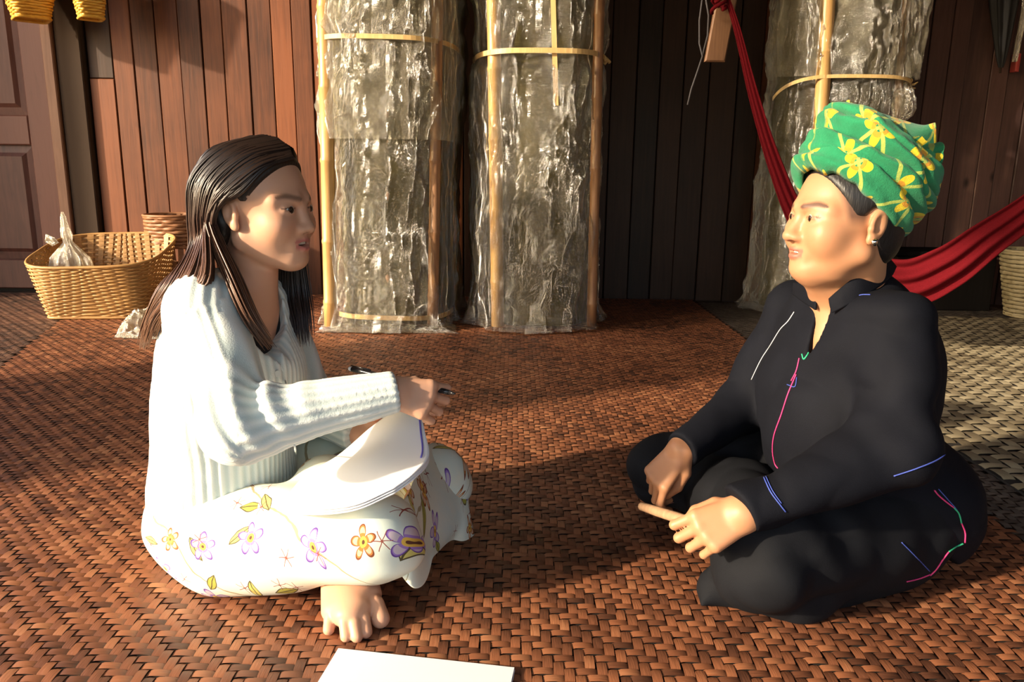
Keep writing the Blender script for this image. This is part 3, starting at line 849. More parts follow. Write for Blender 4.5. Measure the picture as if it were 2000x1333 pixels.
# knotted plastic bag standing in it
def bag(cpos, R, h, seed):
    nu, nv = 64, 60
    prof_z = np.array([0, .08, .30, .54, .64, .70, .76, .86, .95, 1.0]); prof_r = np.array([.72, .98, 1.0, .72, .36, .16, .22, .15, .10, .04])
    z = np.linspace(0, 1, nv); r = np.interp(z, prof_z, prof_r) * R
    th = np.linspace(0, 2 * math.pi, nu, endpoint=False)
    T, Zi = np.meshgrid(th, np.arange(nv), indexing='ij'); rr = r[Zi]; zz = z[Zi]
    pl = 1 + .16 * np.sin(T * 11 + seed) * np.clip((zz - .15) * 3, 0, 1)
    q = np.stack([np.cos(T) * 3, np.sin(T) * 3, zz * 6], -1).reshape(-1, 3)
    k = (1 + .18 * fbm(q, seed, 3).reshape(T.shape)) * pl
    X = cpos[0] + np.cos(T) * rr * k - .05 * np.clip(zz - .5, 0, 1) * R * 6; Y = cpos[1] + np.sin(T) * rr * k * .8; Z = cpos[2] + zz * h
    return np.stack([X, Y, Z], -1).reshape(-1, 3), grid_faces(nu, nv, True)
bp0 = W(140, 500, Yb + .2)
zb0 = .02; zt0 = W(104, 414, Yb + .2).z
V, F = bag((W(138, 500, Yb + .2).x, Yb + .2, zb0), .12, zt0 - zb0, 3)
bagroot = empty('plastic_bag', 'white knotted plastic bag standing in the big cane basket', 'bag', loc=(W(138, 500, Yb + .2).x, Yb + .2, zb0))
adopt(bagroot, link('bag_body', mesh_np('bag_body', V, F), M_BAG))
kz = W(112, 468, Yb + .2)
MB().tube([kz + Vector((-.035, -.03, -.01)), kz + Vector((-.02, -.045, .02)), kz + Vector((.0, -.04, .005)), kz + Vector((.012, -.03, -.012)), kz + Vector((-.004, -.04, -.02)), kz + Vector((-.03, -.035, -.005))], [.012, .014, .012, .011, .012, .010], 8).build('knot', M_BAG, bagroot, True)

# upright backpack basket behind the woman
Yt = 4.44
xl = W(291, 470, Yt).x; ztop = W(320, 424, Yt - .1).z
rt = .155
basket('tall_basket', 'tall brown carrying basket with open staves, half hidden by long hair', (xl + rt, Yt, .006), ztop, (rt - .02, rt - .02), (rt, rt), M_CANE_BR, 24, 22, open_rows=tuple(range(10, 15)), eb=.6, et=.9)
# bowl basket at the right edge
Yr = 4.22
basket('bowl_basket', 'pale cane basket at the right edge behind the straw mat', (W(2010, 560, Yr).x, Yr, .006), W(1990, 495, Yr - .1).z, (.09, .09), (.165, .165), M_CANE_PALE, 16, 24, eb=.8, et=1.0)

# two golden sticky-rice baskets hanging at the top left
def hang_basket(label, pxc, py_bot, w, Yh, rot, bulge):
    c_ = W(pxc, py_bot, Yh); h = .34
    root = basket('hanging_basket', label, (c_.x, c_.y, c_.z), h, (w * .50, w * .50), (w * 1.05, w * 1.05), M_CANE_GOLD, 24, 20, 'golden hanging baskets', rot=rot, eb=.3, et=.8, amp=.002)
    MB().tube([(c_.x - w * .9, c_.y, c_.z + h), (c_.x - w * .4, c_.y, c_.z + h + .28), (c_.x + w * .4, c_.y, c_.z + h + .28), (c_.x + w * .9, c_.y, c_.z + h)], .006, 6).build('cord', M_CORD, root, True)
    MB().tube([(c_.x, c_.y, c_.z + h + .27), (c_.x, YW - .0, c_.z + h + .29)], .007, 6).build('peg', M_POST, root, True)
    return root
hang_basket('golden woven basket hanging at the top left corner above the door', 62, 38, .165, 4.50, math.radians(40), 0)
hang_basket('golden woven basket hanging above the dark post, right of its twin', 178, 36, .112, 4.46, math.radians(38), 0)

# crumpled plastic by the woman's back
crumple('plastic_scrap', ((224, 662), (330, 666), (328, 622), (266, 624)), .10, 61, 'small crumpled clear plastic bag on the mat beside the big cane basket', 'plastic bag', n=60, mat=M_BAG)

# dark chest in the shade under the hammock
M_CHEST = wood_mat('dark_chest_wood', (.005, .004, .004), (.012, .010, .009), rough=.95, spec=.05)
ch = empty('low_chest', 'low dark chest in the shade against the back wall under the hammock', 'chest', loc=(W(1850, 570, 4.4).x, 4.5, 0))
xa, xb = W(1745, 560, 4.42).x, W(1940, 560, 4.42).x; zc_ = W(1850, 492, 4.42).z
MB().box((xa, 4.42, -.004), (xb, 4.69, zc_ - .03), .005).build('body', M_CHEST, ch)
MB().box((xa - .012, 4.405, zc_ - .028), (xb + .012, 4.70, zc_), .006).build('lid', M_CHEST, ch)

# dark folded umbrella and a strip of film hanging at the right edge
t = NT('black_umbrella_cloth'); M_UMB = t.pbr((.008, .008, .010), .7)
ub = empty('folded_umbrella', 'black folded umbrella hanging point down on the wall at top right', 'umbrella', loc=tuple(W(1964, 0, 4.6)))
tip, top = W(1955, 132, 4.62), W(1966, -140, 4.60)
nu, nv = 48, 24
th = np.linspace(0, 2*math.pi, nu, endpoint=False); v = np.linspace(0, 1, nv); T, Vv = np.meshgrid(th, v, indexing='ij')
r = .012 + .070 * np.minimum(Vv * 1.5, 1) ** .8; r = r * (1 + .22 * np.cos(T * 8))
ctr = np.array(tip)[None, None] * (1 - Vv[..., None]) + np.array(top)[None, None] * Vv[..., None]
Pn = ctr + np.stack([np.cos(T) * r, np.sin(T) * r * .8, 0 * T], -1)
adopt(ub, link('canopy', mesh_np('canopy', Pn.reshape(-1, 3), grid_faces(nu, nv, True)), M_UMB))
MB().tube([tip + Vector((0, 0, -.03)), top + Vector((0, 0, .25))], .006, 8).build('shaft', M_POST, ub, True)
crm = MB(); p_ = W(2004, 20, 4.55)
nu, nv = 14, 40
u, v = np.meshgrid(np.linspace(-1, 1, nu), np.linspace(0, 1, nv), indexing='ij')
Pf = np.stack([p_.x + u * .028 * (1 - .5 * v) - .02 * v, p_.y + .02 * np.sin(u * 5 + v * 4) + 0 * u, p_.z + .35 - v * .62], -1).reshape(-1, 3)
fo = link('hanging_film', mesh_np('hanging_film', Pf, grid_faces(nu, nv)), M_BAG); tag(fo, 'narrow strip of whitish plastic hanging at the upper right edge', 'plastic film')
t = NT('red_peg_plastic'); M_PEG = t.pbr((.45, .06, .05), .5)
pg = MB(); q = W(1989, 122, 4.66); pg.box((q.x - .012, q.y, q.z - .05), (q.x + .003, q.y + .05, q.z + .05), .002); pg.box((q.x + .005, q.y + .008, q.z - .05), (q.x + .016, q.y + .05, q.z + .05), .002)
tag(pg.build('clothes_peg', M_PEG), 'small red peg on the planks at the right edge', 'peg')

# ------------------------------------------------------------------ paper pad on the floor in front
t = NT('white_paper'); M_PAPER = t.pbr((.86, .86, .88), .7)
t = NT('pad_edge_line'); M_BLUE = t.pbr((.14, .12, .55), .6)
pc = [G(660, 1271, .006), G(1006, 1309, .006), G(968, 1480, .006), G(560, 1436, .006)]
pad = empty('paper_sheets', 'blank white sheets of paper lying on the mat at the bottom edge', 'paper', loc=tuple(pc[0]))
for k in range(3):
    s_ = 1 - .004 * k; cen = sum((Vector(p) for p in pc), Vector()) / 4
    q = [cen + (Vector(p) - cen) * s_ for p in pc]
    b = MB(); z0, z1 = .0045 + k * .0022, .0045 + k * .0022 + .0016
    b.add([(p.x, p.y, z0) for p in q] + [(p.x, p.y, z1) for p in q], [(0, 1, 2, 3), (7, 6, 5, 4), (0, 4, 5, 1), (1, 5, 6, 2), (2, 6, 7, 3), (3, 7, 4, 0)])
    b.build('sheet', M_PAPER, pad)
# ================================================================== people
def skin_mat(name):
    t = NT(name); col = t.attr('tone').outputs['Color']; pos = t.n('NewGeometry').outputs['Position']
    n = t.noise(pos, 900, 2); b = t.noise(pos, 60, 2)
    c2 = t.mix(t.math('MULTIPLY', b, .18), col, (.62, .26, .16, 1))
    return t.pbr(c2, .46, t.bump(n, .12, .0006), Subsurface_Weight=.10, Subsurface_Radius=(.012, .005, .003), Specular_IOR_Level=.4)
M_SKIN_A = skin_mat('skin_of_seated_woman'); M_SKIN_B = skin_mat('skin_of_turbaned_woman')
t = NT('eye_surface'); M_EYE = t.pbr(t.attr('tone').outputs['Color'], .12)
t = NT('teeth'); M_TEETH = t.pbr((.80, .76, .66), .3)

def frame(F, up=(0, 0, 1)):
    F = Vector(F).normalized(); L = Vector(up).cross(F).normalized(); U = F.cross(L)
    return F, L, U
class Head:
    """head-local coordinates (forward, left, up), origin midway between the ears at eye height"""
    def __init__(s, c, F, scale, up=(0, 0, 1), low=1.0):
        s.c = Vector(c); s.F, s.L, s.U = frame(F, up); s.s = scale; s.low = low
        s.R = np.array([s.F, s.L, s.U], dtype=np.float32)
    def loc(s, P):
        Q = ((P - A3(s.c)) @ s.R.T) / s.s; Q[:, 2] = np.where(Q[:, 2] < 0, Q[:, 2] * s.low, Q[:, 2]); return Q
    def w(s, f, l, u): return s.c + (s.F * f + s.L * l + s.U * (u / s.low if u < 0 else u)) * s.s
    @staticmethod
    def at_eye(px, py, Y, F, scale, side, up=(0, 0, 1), low=1.0):       # put the given eye (side -1 right, +1 left) at a pixel
        h = Head((0, 0, 0), F, scale, up, low); h.c = W(px, py, Y) - h.w(.076, .031 * side, 0); return h

def head_sdf(Q, p):
    """Q in head-local metres"""
    E = lambda c, r: ell(Q, c, r)
    d = E((-.014, 0, .034), (.096, .076, .083))
    d = smin(d, E((.022, 0, -.028), (.066, .062 * p['wide'], .090)), .03)
    for s in (-1, 1):
        d = smin(d, cone(Q, (-.004, .052 * s * p['wide'], -.062), (.060, .012 * s, -.098), .020, .017), .03)       # jaw
        d = smin(d, E((.058, .040 * s * p['wide'], -.032), (.026, .024, .026 * p['cheek'])), .028)                  # cheek
        d = smin(d, cone(Q, (.083, .014 * s, .017), (.060, .050 * s, .016), .009, .008), .018)                      # brow
    d = smin(d, E((.066, 0, -.100), (.020, .022, .016)), .022)                                                     # chin
    if p.get('double'): d = smin(d, E((.020, 0, -.106), (.042, .038, .018)), .03)
    # sockets
    for s in (-1, 1):
        d = smax(d, -E((.096, .031 * s, .001), (.016, .021, .0095)), .012)
    # lids and eyeball bulge
    for s in (-1, 1):
        d = smin(d, E((.0745, .031 * s, .0005), (.0125, .0165, .0115)), .006)
    # nose
    nz = cone(Q, (.084, 0, .006), (.103 + p['nose'], 0, -.033), .0075, .0115)
    nz = smin(nz, E((.104 + p['nose'], 0, -.036), (.0115, .0115, .0095)), .008)
    for s in (-1, 1): nz = smin(nz, E((.094 + p['nose'] * .6, .0125 * s, -.038), (.0115, .0080, .0080)), .006)
    d = smin(d, nz, .010)
    for s in (-1, 1): d = smax(d, -E((.101 + p['nose'] * .7, .0068 * s, -.0455), (.0050, .0036, .0042)), .003)
    # lips
    o = p['open']; mz = -.0665
    d = smin(d, E((.077, 0, mz), (.0120, .026, .022)), .014)
    for s in (-1, 1):
        d = smin(d, cone(Q, (.0902, .004 * s, mz + .0050 + o * .4), (.0775, .0245 * s, mz + .0012 + p['smile']), .0050, .0026), .0045)
    d = smin(d, cone(Q, (.0885, .006, mz - .0062 - o * .6), (.0885, -.006, mz - .0062 - o * .6), .0062, .0062), .004)
    for s in (-1, 1):
        d = smin(d, cone(Q, (.0885, .005 * s, mz - .0058 - o * .6), (.0775, .0235 * s, mz + .0002 + p['smile']), .0058, .0026), .0045)
    # mouth slit
    sl = np.full(len(Q), 9.0, np.float32)
    for s in (-1, 1):
        sl = np.minimum(sl, cone(Q, (.093, 0, mz - o * .1), (.080, .021 * s, mz + .0008 + p['smile']), .0016 + o * .55, .0010))
    sl = np.minimum(sl, ell(Q, (.088, 0, mz - o * .1), (.012, .015, .0012 + o * .62)))
    d = smax(d, -sl, .0022)
    # eye openings
    for s in (-1, 1):
        a = (.0905, .0195 * s, -.0008); b = (.0765, .0455 * s, .0016 + p['tilt'])
        mid = (.0900, .031 * s, .0012)
        op = np.minimum(cone(Q, a, mid, .0010, p['lid']), cone(Q, mid, b, p['lid'], .0010))
        d = smax(d, -op, .0016)
    # ears
    for s in (-1, 1):
        c0 = np.array([-.014, .075 * s * (.5 + .5 * p['wide']), -.008], np.float32)
        ax = np.array([[.97, .20 * s, 0], [-.20 * s, .97, 0], [0, 0, 1]], np.float32)
        q = (Q - c0) @ ax.T; q = q.copy(); q[:, 0] += q[:, 2] * .18
        e = ell(q, (0, 0, .002), (.0185, .0075, .030))
        e = smin(e, ell(q, (.006, 0, -.024), (.0095, .006, .0105)), .006)
        e = smax(e, -ell(q, (.002, .0085 * s, .004), (.0115, .0075, .019)), .003)
        e = smin(e, cone(q, (-.004, .001 * s, .016), (-.008, .001 * s, -.012), .0032, .0030), .004)
        e = smin(e, ell(q, (.014, .001 * s, -.004), (.0045, .005, .0065)), .004)
        d = smin(d, e, .004)
    return d

def head_tone(Q, p, base):
    """real colour of the skin: lips, brows, lashes; plus shade painted into the nostrils"""
    n = len(Q); T = np.tile(np.array(base, np.float32), (n, 1))
    def blend(m, c):
        m = np.clip(m, 0, 1)[:, None]; T[:] = T * (1 - m) + np.array(c, np.float32) * m
    f, l, u = Q[:, 0], Q[:, 1], Q[:, 2]; al = np.abs(l)
    front = f > .05
    # cheeks and nose a little redder
    blend(.35 * np.exp(-(((al - .040) / .018) ** 2 + ((u + .035) / .018) ** 2)) * front, (base[0] * 1.02, base[1] * .72, base[2] * .66))
    mz = -.0665; o = p['open']
    lipu = np.exp(-(((u - (mz + .0048 + o * .4) + al * .12) / .0042) ** 2)) * (al < .024) * (f > .073)
    lipl = np.exp(-(((u - (mz - .0068 - o * .6) - al * al * 12) / .0056) ** 2)) * (al < .022) * (f > .073)
    blend(np.maximum(lipu, lipl) * 1.15, p['lip'])
    br = u - (.0195 + .0055 * np.exp(-((al - .040) / .016) ** 2))
    wid = np.interp(al, [.010, .016, .035, .052, .058], [.0001, .0048, .0050, .0032, .0001])
    blend(np.clip(1.5 - np.abs(br) / np.maximum(wid, 1e-4), 0, 1) * front * ((al > .011) & (al < .057)) * p['brow'], (.035, .020, .015))
    # lash line around each eye opening
    lx = np.interp(al, [.0165, .0195, .031, .0455, .050], [.0, .0012, p['lid'] + .0018, .0022, .001])
    ey = u - (.0012 + (al > .031) * (al - .031) * .03)
    lash = np.exp(-((ey - lx * .8) / .0013) ** 2) * ((al > .018) & (al < .050)) * (f > .06)
    blend(lash * 1.1, (.02, .012, .01))
    blend(np.exp(-((ey + lx * .8) / .0010) ** 2) * ((al > .024) & (al < .047)) * (f > .06) * .55, (.06, .03, .02))
    for s in (-1, 1):
        blend(np.exp(-(((f - .102 - p['nose'] * .7) / .006) ** 2 + ((l - .0068 * s) / .0042) ** 2 + ((u + .0445) / .004) ** 2)) * .95, (.05, .02, .015))  # nostril hollows darkened, their shade put into the skin tone
    inn = (f < .083) & (f > .06) & (al < .019) & (np.abs(u - mz) < .004 + o)
    blend(inn * 1.0 * (np.abs(u - (mz - o * .1)) < .0015 + o * .45), (.09, .025, .022))
    if p.get('mole'): 
        m_ = p['mole']; blend(2 * np.exp(-(((f - m_[0]) ** 2 + (l - m_[1]) ** 2 + (u - m_[2]) ** 2) / .0022 ** 2)), (.06, .025, .018))
    if p.get('stubble'):
        hl = p['stubble'](f, al, u); blend(hl, (.03, .02, .017))
    return T

def add_eyes(h, parent, p, look):
    for s in (-1, 1):
        c = h.w(.0745, .031 * s, .0008); r = .0125 * h.s
        nu, nv = 32, 20
        th = np.linspace(0, 2 * math.pi, nu, endpoint=False); ph = np.linspace(.001, math.pi - .001, nv)
        T_, P_ = np.meshgrid(th, ph, indexing='ij')
        ax = (h.F + h.L * look[0] + h.U * look[1]).normalized(); b1 = ax.orthogonal().normalized(); b2 = ax.cross(b1)
        D = (np.cos(P_)[..., None] * A3(ax) + (np.sin(P_) * np.cos(T_))[..., None] * A3(b1) + (np.sin(P_) * np.sin(T_))[..., None] * A3(b2)).reshape(-1, 3)
        V = A3(c) + D * r
        ca = np.cos(P_).ravel()
        col = np.where((ca > .85)[:, None], np.array([.045, .022, .012, 1]), np.array([.70, .66, .60, 1]))
        col = np.where((ca > .975)[:, None], np.array([.004, .004, .004, 1]), col)
        adopt(parent, link('eye', mesh_np('eye', V, grid_faces(nu, nv, True)[:, ::-1], {'tone': ('FLOAT_COLOR', col)}), M_EYE))
def add_teeth(h, parent, p):
    o = p['open']; mz = -.0665; b = MB()
    for k in range(8):
        a = (k - 3.5) * .0052; f = .0840 - (a / .026) ** 2 * .011
        hh = .0042 + o * .5
        pts = [h.w(f + df, a + da, mz + du) for df in (-.003, .0008) for da, du in ((-.0024, -.001 - o * .2), (.0024, -.001 - o * .2), (.0025, .0055), (-.0025, .0055))]
        b.add(pts, [(3, 2, 1, 0), (4, 5, 6, 7), (0, 1, 5, 4), (1, 2, 6, 5), (2, 3, 7, 6), (3, 0, 4, 7)])
    b.build('teeth', M_TEETH, parent)

# ------------------------------------------------------------------ hands
FING = [(.026, (.041, .025, .021), .0085, 0), (.0085, (.045, .028, .022), .0088, .002), (-.0095, (.041, .026, .021), .0083, -.001), (-.0265, (.033, .020, .018), .0072, -.006)]
def hand_cones(w, X, T, side, curls, splay=(.10, .02, -.06, -.16), thumb=((.030, .030, -.010), (.058, .040, -.022), (.080, .034, -.034)), s=1.0, palm=.085):
    w = Vector(w); X = Vector(X).normalized(); T = (Vector(T) - X * Vector(T).dot(X)).normalized()
    Z = X.cross(T) * side                # back of the hand
    P = lambda x, y, z: w + (X * x + T * y + Z * z) * s
    out = []; info = {}
    for k, (y, ln, r, dx) in enumerate(FING):
        kn = P(palm + dx, y, .002)
        out.append((P(.0, y * .55, 0), kn, .0135 * s, .0112 * s, .014 * s))
        d = X * math.cos(splay[k]) + T * math.sin(splay[k]); a = 0.0; p = kn
        for j in range(3):
            a += curls[k][j]
            v = d * math.cos(a) - Z * math.sin(a)
            q = p + v * ln[j] * s
            out.append((p, q, (r - .0004 * j) * s * (1.04 if j else 1.1), (r - .0007 * (j + 1)) * s, .0022 if j or k else .003))
            if j == 2: info[k] = (q, v, (d * -math.sin(-a) * -1 + Z * math.cos(a)) if False else (Z * math.cos(a) + d * math.sin(a)))
            p = q
    t0 = P(.012, .016, -.006); pts = [t0] + [P(*q) for q in thumb]
    rr = [.0145, .0125, .0105, .0082]
    for j in range(3): out.append((pts[j], pts[j + 1], rr[j] * s, rr[j + 1] * s, .008 * s if j == 0 else .003))
    return out, P, info
def hand_sdf(Q, cones, d=None):
    groups = []
    n = 4
    palm = np.full(len(Q), 9.0, np.float32)
    for i in range(4):
        a, b, ra, rb, k = cones[i * 4]; palm = smin(palm, cone(Q, a, b, ra, rb), .012)
    for i in range(4):
        f = np.full(len(Q), 9.0, np.float32)
        for j in range(1, 4):
            a, b, ra, rb, k = cones[i * 4 + j]; f = smin(f, cone(Q, a, b, ra, rb), .0025)
        groups.append(f)
    th = np.full(len(Q), 9.0, np.float32)
    for a, b, ra, rb, k in cones[16:]: th = smin(th, cone(Q, a, b, ra, rb), .003)
    r = smin(palm, th, .008)
    fing = groups[0]
    for g in groups[1:]: fing = smin(fing, g, .0012)
    return smin(r, fing, .005)
def nails(info, cones, parent, mat, s=1.0):
    b = MB()
    for k in range(4):
        q, v, up = info[k]; v = Vector(v).normalized(); up = Vector(up); up = (up - v * up.dot(v)).normalized(); sd = v.cross(up)
        r = (FING[k][2] - .0016) * s; c = q + v * .002 * s
        V = []
        for i_ in range(5):
            x = -.006 + i_ * .003
            for j in range(5):
                a = (j - 2) * .38
                V.append(c + v * x * s + (sd * math.sin(a) + up * math.cos(a)) * (r + .0009))
        b.add(V, [(i_*5+j, i_*5+j+1, i_*5+j+6, i_*5+j+5) for i_ in range(4) for j in range(4)])
    o = b.build('fingernails', mat, parent, True); return o
t = NT('fingernail'); M_NAIL = t.pbr((.66, .38, .30), .3)

def finish_body(name, V, F, heads, base, mat, parent, extra=None):
    T = np.tile(np.array(base, np.float32), (len(V), 1))
    for h, p in heads:
        Q = h.loc(V.astype(np.float32)); m = (Q ** 2).sum(1) < .2 ** 2
        T[m] = head_tone(Q[m], p, base)
    if extra: T = extra(V, T)
    C = np.concatenate([T, np.ones((len(T), 1), np.float32)], 1)
    return adopt(parent, link(name, mesh_np(name, V, F, {'tone': ('FLOAT_COLOR', C)}), mat))

# ================================================================== woman in the pale cardigan (left)
SA = (.62, .345, .225)
pA = dict(wide=.98, cheek=1.0, nose=-.007, open=.0058, smile=-.001, lid=.0040, tilt=.001, lip=(.48, .15, .13), brow=.72)
hA = Head.at_eye(562, 411, 1.345, (.955, -.296, -.02), .965, -1, low=1.09)
womanA = empty('person', 'woman with long brown hair in a pale ribbed cardigan, sitting cross-legged and holding a pen', 'person', loc=tuple(G(470, 1080)))
A_neck0, A_neck1 = hA.w(-.022, 0, -.055), W(488, 598, 1.41)
A_sh_n, A_sh_f = W(392, 600, 1.275), W(520, 580, 1.545)
A_el_n, A_wr_n = W(468, 832, 1.135), W(770, 768, 1.20)
A_el_f, A_wr_f = W(610, 800, 1.60), W(700, 846, 1.445)
A_chest, A_waist = W(447, 700, 1.41), W(440, 850, 1.42)
A_pel = W(440, 975, 1.43); A_hip_n, A_hip_f = W(452, 1052, 1.315), W(490, 945, 1.54)
A_kn_n, A_kn_f = W(722, 1048, 1.215), W(846, 930, 1.55)
FA, LA, UA = frame((.995, -.10, 0)); RA = np.array([FA, LA, UA], np.float32)
HA1, PA1, iA1 = hand_cones(A_wr_n + Vector((.004, 0, 0)), (.90, .14, -.24), (.14, .42, .88), -1 * -1,
        [(.62, 1.05, .5), (.72, 1.1, .5), (.78, 1.05, .5), (.74, .9, .4)], splay=(.16, .03, -.12, -.28),
        thumb=((.028, .026, -.014), (.052, .026, -.030), (.074, .018, -.036)), palm=.056, s=.92)
HA2, PA2, iA2 = hand_cones(A_wr_f, (.75, -.60, .10), (.3, .5, .75), -1,
        [(.3, .4, .3), (.35, .45, .3), (.4, .45, .3), (.45, .5, .3)], palm=.075, s=.88)
# left foot, sole turned up towards the viewer
z3 = .040
heel = G(668, 1100, .06) + Vector((0, .03, 0)); 
mt = [G(648, 1194, .026), G(671, 1202, .030), G(688, 1202, .032), G(705, 1190, .033), G(721, 1163, .036)]
tp = [G(642, 1231, .010), G(676, 1244, .011), G(697, 1245, .011), G(715, 1235, .012), G(743, 1209, .018)]
tr_ = [(.0112, .0096), (.0110, .0098), (.0110, .0098), (.0118, .0106), (.0172, .0160)]
def footA(Q, d0):
    d = np.full(len(Q), 9.0, np.float32)
    for k in range(5): d = smin(d, cone(Q, heel + Vector(((k - 2) * .009, 0, .012 * (k == 4))), mt[k], .027, .0180 if k < 4 else .022), .02)
    for k in range(5):
        mid = (mt[k] * .45 + tp[k] * .55) + Vector((0, 0, .006))
        tt = smin(cone(Q, mt[k], mid, tr_[k][0] * .95, tr_[k][0] * .86), cone(Q, mid, tp[k], tr_[k][0] * .9, tr_[k][1]), .003)
        d = smin(d, tt, .0028)
    d = smin(d, cone(Q, heel + Vector((.01, .01, .01)), G(745, 1085, .09) + Vector((0, .06, 0)), .036, .045), .03)
    return smin(d0, d, .02)
def bodyA(P):
    d = ell(P, A_chest, (.088, .140, .150), RA)
    d = smin(d, cone(P, A_sh_n + Vector((.0, .03, -.01)), A_sh_f + Vector((.0, -.03, -.01)), .042, .042), .05)
    d = smin(d, ell(P, A_waist, (.085, .115, .13), RA), .06)
    d = smin(d, ell(P, A_pel, (.115, .15, .10), RA), .06)
    d = smin(d, cone(P, A_neck0, A_neck1, .046, .050), .03)
    for a, b, ra, rb in ((A_sh_n, A_el_n, .040, .034), (A_el_n, A_wr_n, .034, .024), (A_sh_f, A_el_f, .040, .034), (A_el_f, A_wr_f, .034, .024),
                         (A_hip_n, A_kn_n, .080, .050), (A_hip_f, A_kn_f, .080, .050), (A_kn_n, W(700, 960, 1.50), .045, .035), (A_kn_f, G(745, 1085, .09) + Vector((0, .06, 0)), .045, .036)):
        d = smin(d, cone(P, a, b, ra, rb), .025)
    d = near(P, hA.c, .22, lambda Q, q0: smin(q0, head_sdf(hA.loc(Q), pA) * hA.s, .014), d)
    d = near(P, PA1(.09, 0, 0), .19, lambda Q, q0: smin(q0, hand_sdf(Q, HA1), .012), d)
    d = near(P, PA2(.09, 0, 0), .19, lambda Q, q0: smin(q0, hand_sdf(Q, HA2), .012), d)
    d = near(P, (mt[2] + heel) / 2, .22, footA, d)
    return np.maximum(d, .004 - P[:, 2])
V, F = sdf_mesh(bodyA, (-1.0, .95, -.02), (.15, 1.95, .92), .0027)
bodyobjA = finish_body('body', V, F, [(hA, pA)], SA, M_SKIN_A, womanA)
add_eyes(hA, womanA, pA, (-0.34, 0.0)); add_teeth(hA, womanA, pA)
nails(iA1, HA1, bodyobjA, M_NAIL, .92)

# black top under the cardigan
t = NT('black_top_cloth'); M_TOP = t.pbr((.012, .012, .014), .85)
def topA(P):
    d = ell(P, A_chest, (.098, .150, .158), RA)
    d = smin(d, ell(P, A_waist, (.095, .125, .14), RA), .06)
    d = smin(d, cone(P, A_sh_n + Vector((.0, .05, .0)), A_sh_f + Vector((.0, -.05, .0)), .040, .040), .05)
    return smax(d, -cone(P, A_neck1 + Vector((.03, -.01, .06)), A_neck1 + Vector((.060, -.012, -.035)), .075, .040), .006)
V, F = sdf_mesh(topA, (-.85, 1.15, .12), (-.25, 1.75, .75), .005)
adopt(womanA, link('black_top', mesh_np('black_top', V, F), M_TOP))

# ribbed cardigan
t = NT('pale_ribbed_knit'); pos = t.n('NewGeometry').outputs['Position']
rb = t.attr('rib').outputs['Fac']; kn_ = t.noise(pos, 420, 2)
cc = t.mix(t.math('MULTIPLY', t.math('ADD', rb, 1.0), .5), (.58, .68, .67, 1), (.82, .86, .82, 1))
M_KNIT = t.pbr(cc, .9, t.bump(kn_, .4, .0012), Sheen_Weight=.15)
def arm_ang(P, a, b):
    a, b = A3(a), A3(b); ax = (b - a) / np.linalg.norm(b - a)
    e1 = np.cross(ax, [0, 0, 1.0]); e1 /= np.linalg.norm(e1); e2 = np.cross(ax, e1); q = P - a
    return np.arctan2(q @ e2, q @ e1)
V_top = A_neck1 + Vector((.05, -.02, .05))
NECK_A = []; NECK_R = (.050, .044, .034, .004)
def cardA_parts(P):
    tor = ell(P, A_chest, (.112, .165, .165), RA)
    tor = smin(tor, cone(P, A_sh_n, A_sh_f, .052, .052), .05)
    tor = smin(tor, ell(P, A_waist, (.125, .150, .17), RA), .07)
    tor = smin(tor, ell(P, A_pel + Vector((0, 0, .02)), (.128, .170, .13), RA), .06)
    tor = smin(tor, ell(P, A_chest + FA * .075 + Vector((0, 0, -.03)), (.05, .10, .06), RA), .06)
    an = smin(cone(P, A_sh_n + Vector((0, .02, -.01)), A_el_n, .060, .054), cone(P, A_el_n, A_wr_n + Vector((-.005, 0, 0)), .056, .034), .03)
    af = smin(cone(P, A_sh_f, A_el_f, .058, .050), cone(P, A_el_f, A_wr_f, .050, .036), .03)
    return tor, an, af
def cuff_cut(P, el, wr, L):
    ax = A3((wr - el).normalized()); return (P - A3(wr)) @ ax + L
def cardA(P, full=True):
    tor, an, af = cardA_parts(P)
    # gathered folds at the inside of the elbow
    q = P - A3(A_el_n + Vector((.02, -.02, .045))); g = np.exp(-(q * q).sum(1) / .065 ** 2)
    an = an + g * .008 * np.sin(q @ A3(Vector((.85, 0, .5))) * 150)
    an = smax(an, cuff_cut(P, A_el_n, A_wr_n, -.004), .006); af = smax(af, cuff_cut(P, A_el_f, A_wr_f, -.006), .006)
    d = smin(smin(tor, an, .028), af, .028)
    ribt = np.sin(np.arctan2((P - A3(A_chest)) @ A3(LA), (P - A3(A_chest)) @ A3(FA)) * 52)
    ra = np.where(((P - A3(A_el_n)) @ A3((A_wr_n - A_el_n).normalized())) > 0, np.sin(arm_ang(P, A_el_n, A_wr_n) * 17), np.sin(arm_ang(P, A_sh_n, A_el_n) * 17))
    rf = np.sin(arm_ang(P, A_el_f, A_wr_f) * 15)
    rib = np.where(an < np.minimum(tor, af), ra, np.where(af < tor, rf, ribt))
    if full: d = d - .0013 * rib + .0035 * vnoise(P * 14, 3)
    # neckline and front opening
    if NECK_A:
        for q in range(3): d = smax(d, -cone(P, NECK_A[q], NECK_A[q + 1], NECK_R[q], NECK_R[q + 1]), .005)
    ng = smin(cone(P, V_top + Vector((0, 0, .09)), V_top, .075, .064), cone(P, V_top, A_chest + FA * .150 - LA * .02 + Vector((0, 0, -.01)), .078, .006), .01)
    d = smax(d, -ng, .006)
    hem = .115 + .0
    d = smax(d, hem + (P[:, 0] - A_pel.x) * .05 - P[:, 2], .006)
    return (d, rib) if full == 2 else d
NECK_A = [hit(lambda P: cardA(P, False), *q) for q in ((498, 585), (512, 620), (526, 660), (545, 706))]
V, F = sdf_mesh(lambda P: cardA(P), (-.95, .95, .08), (.0, 1.8, .72), .0038)
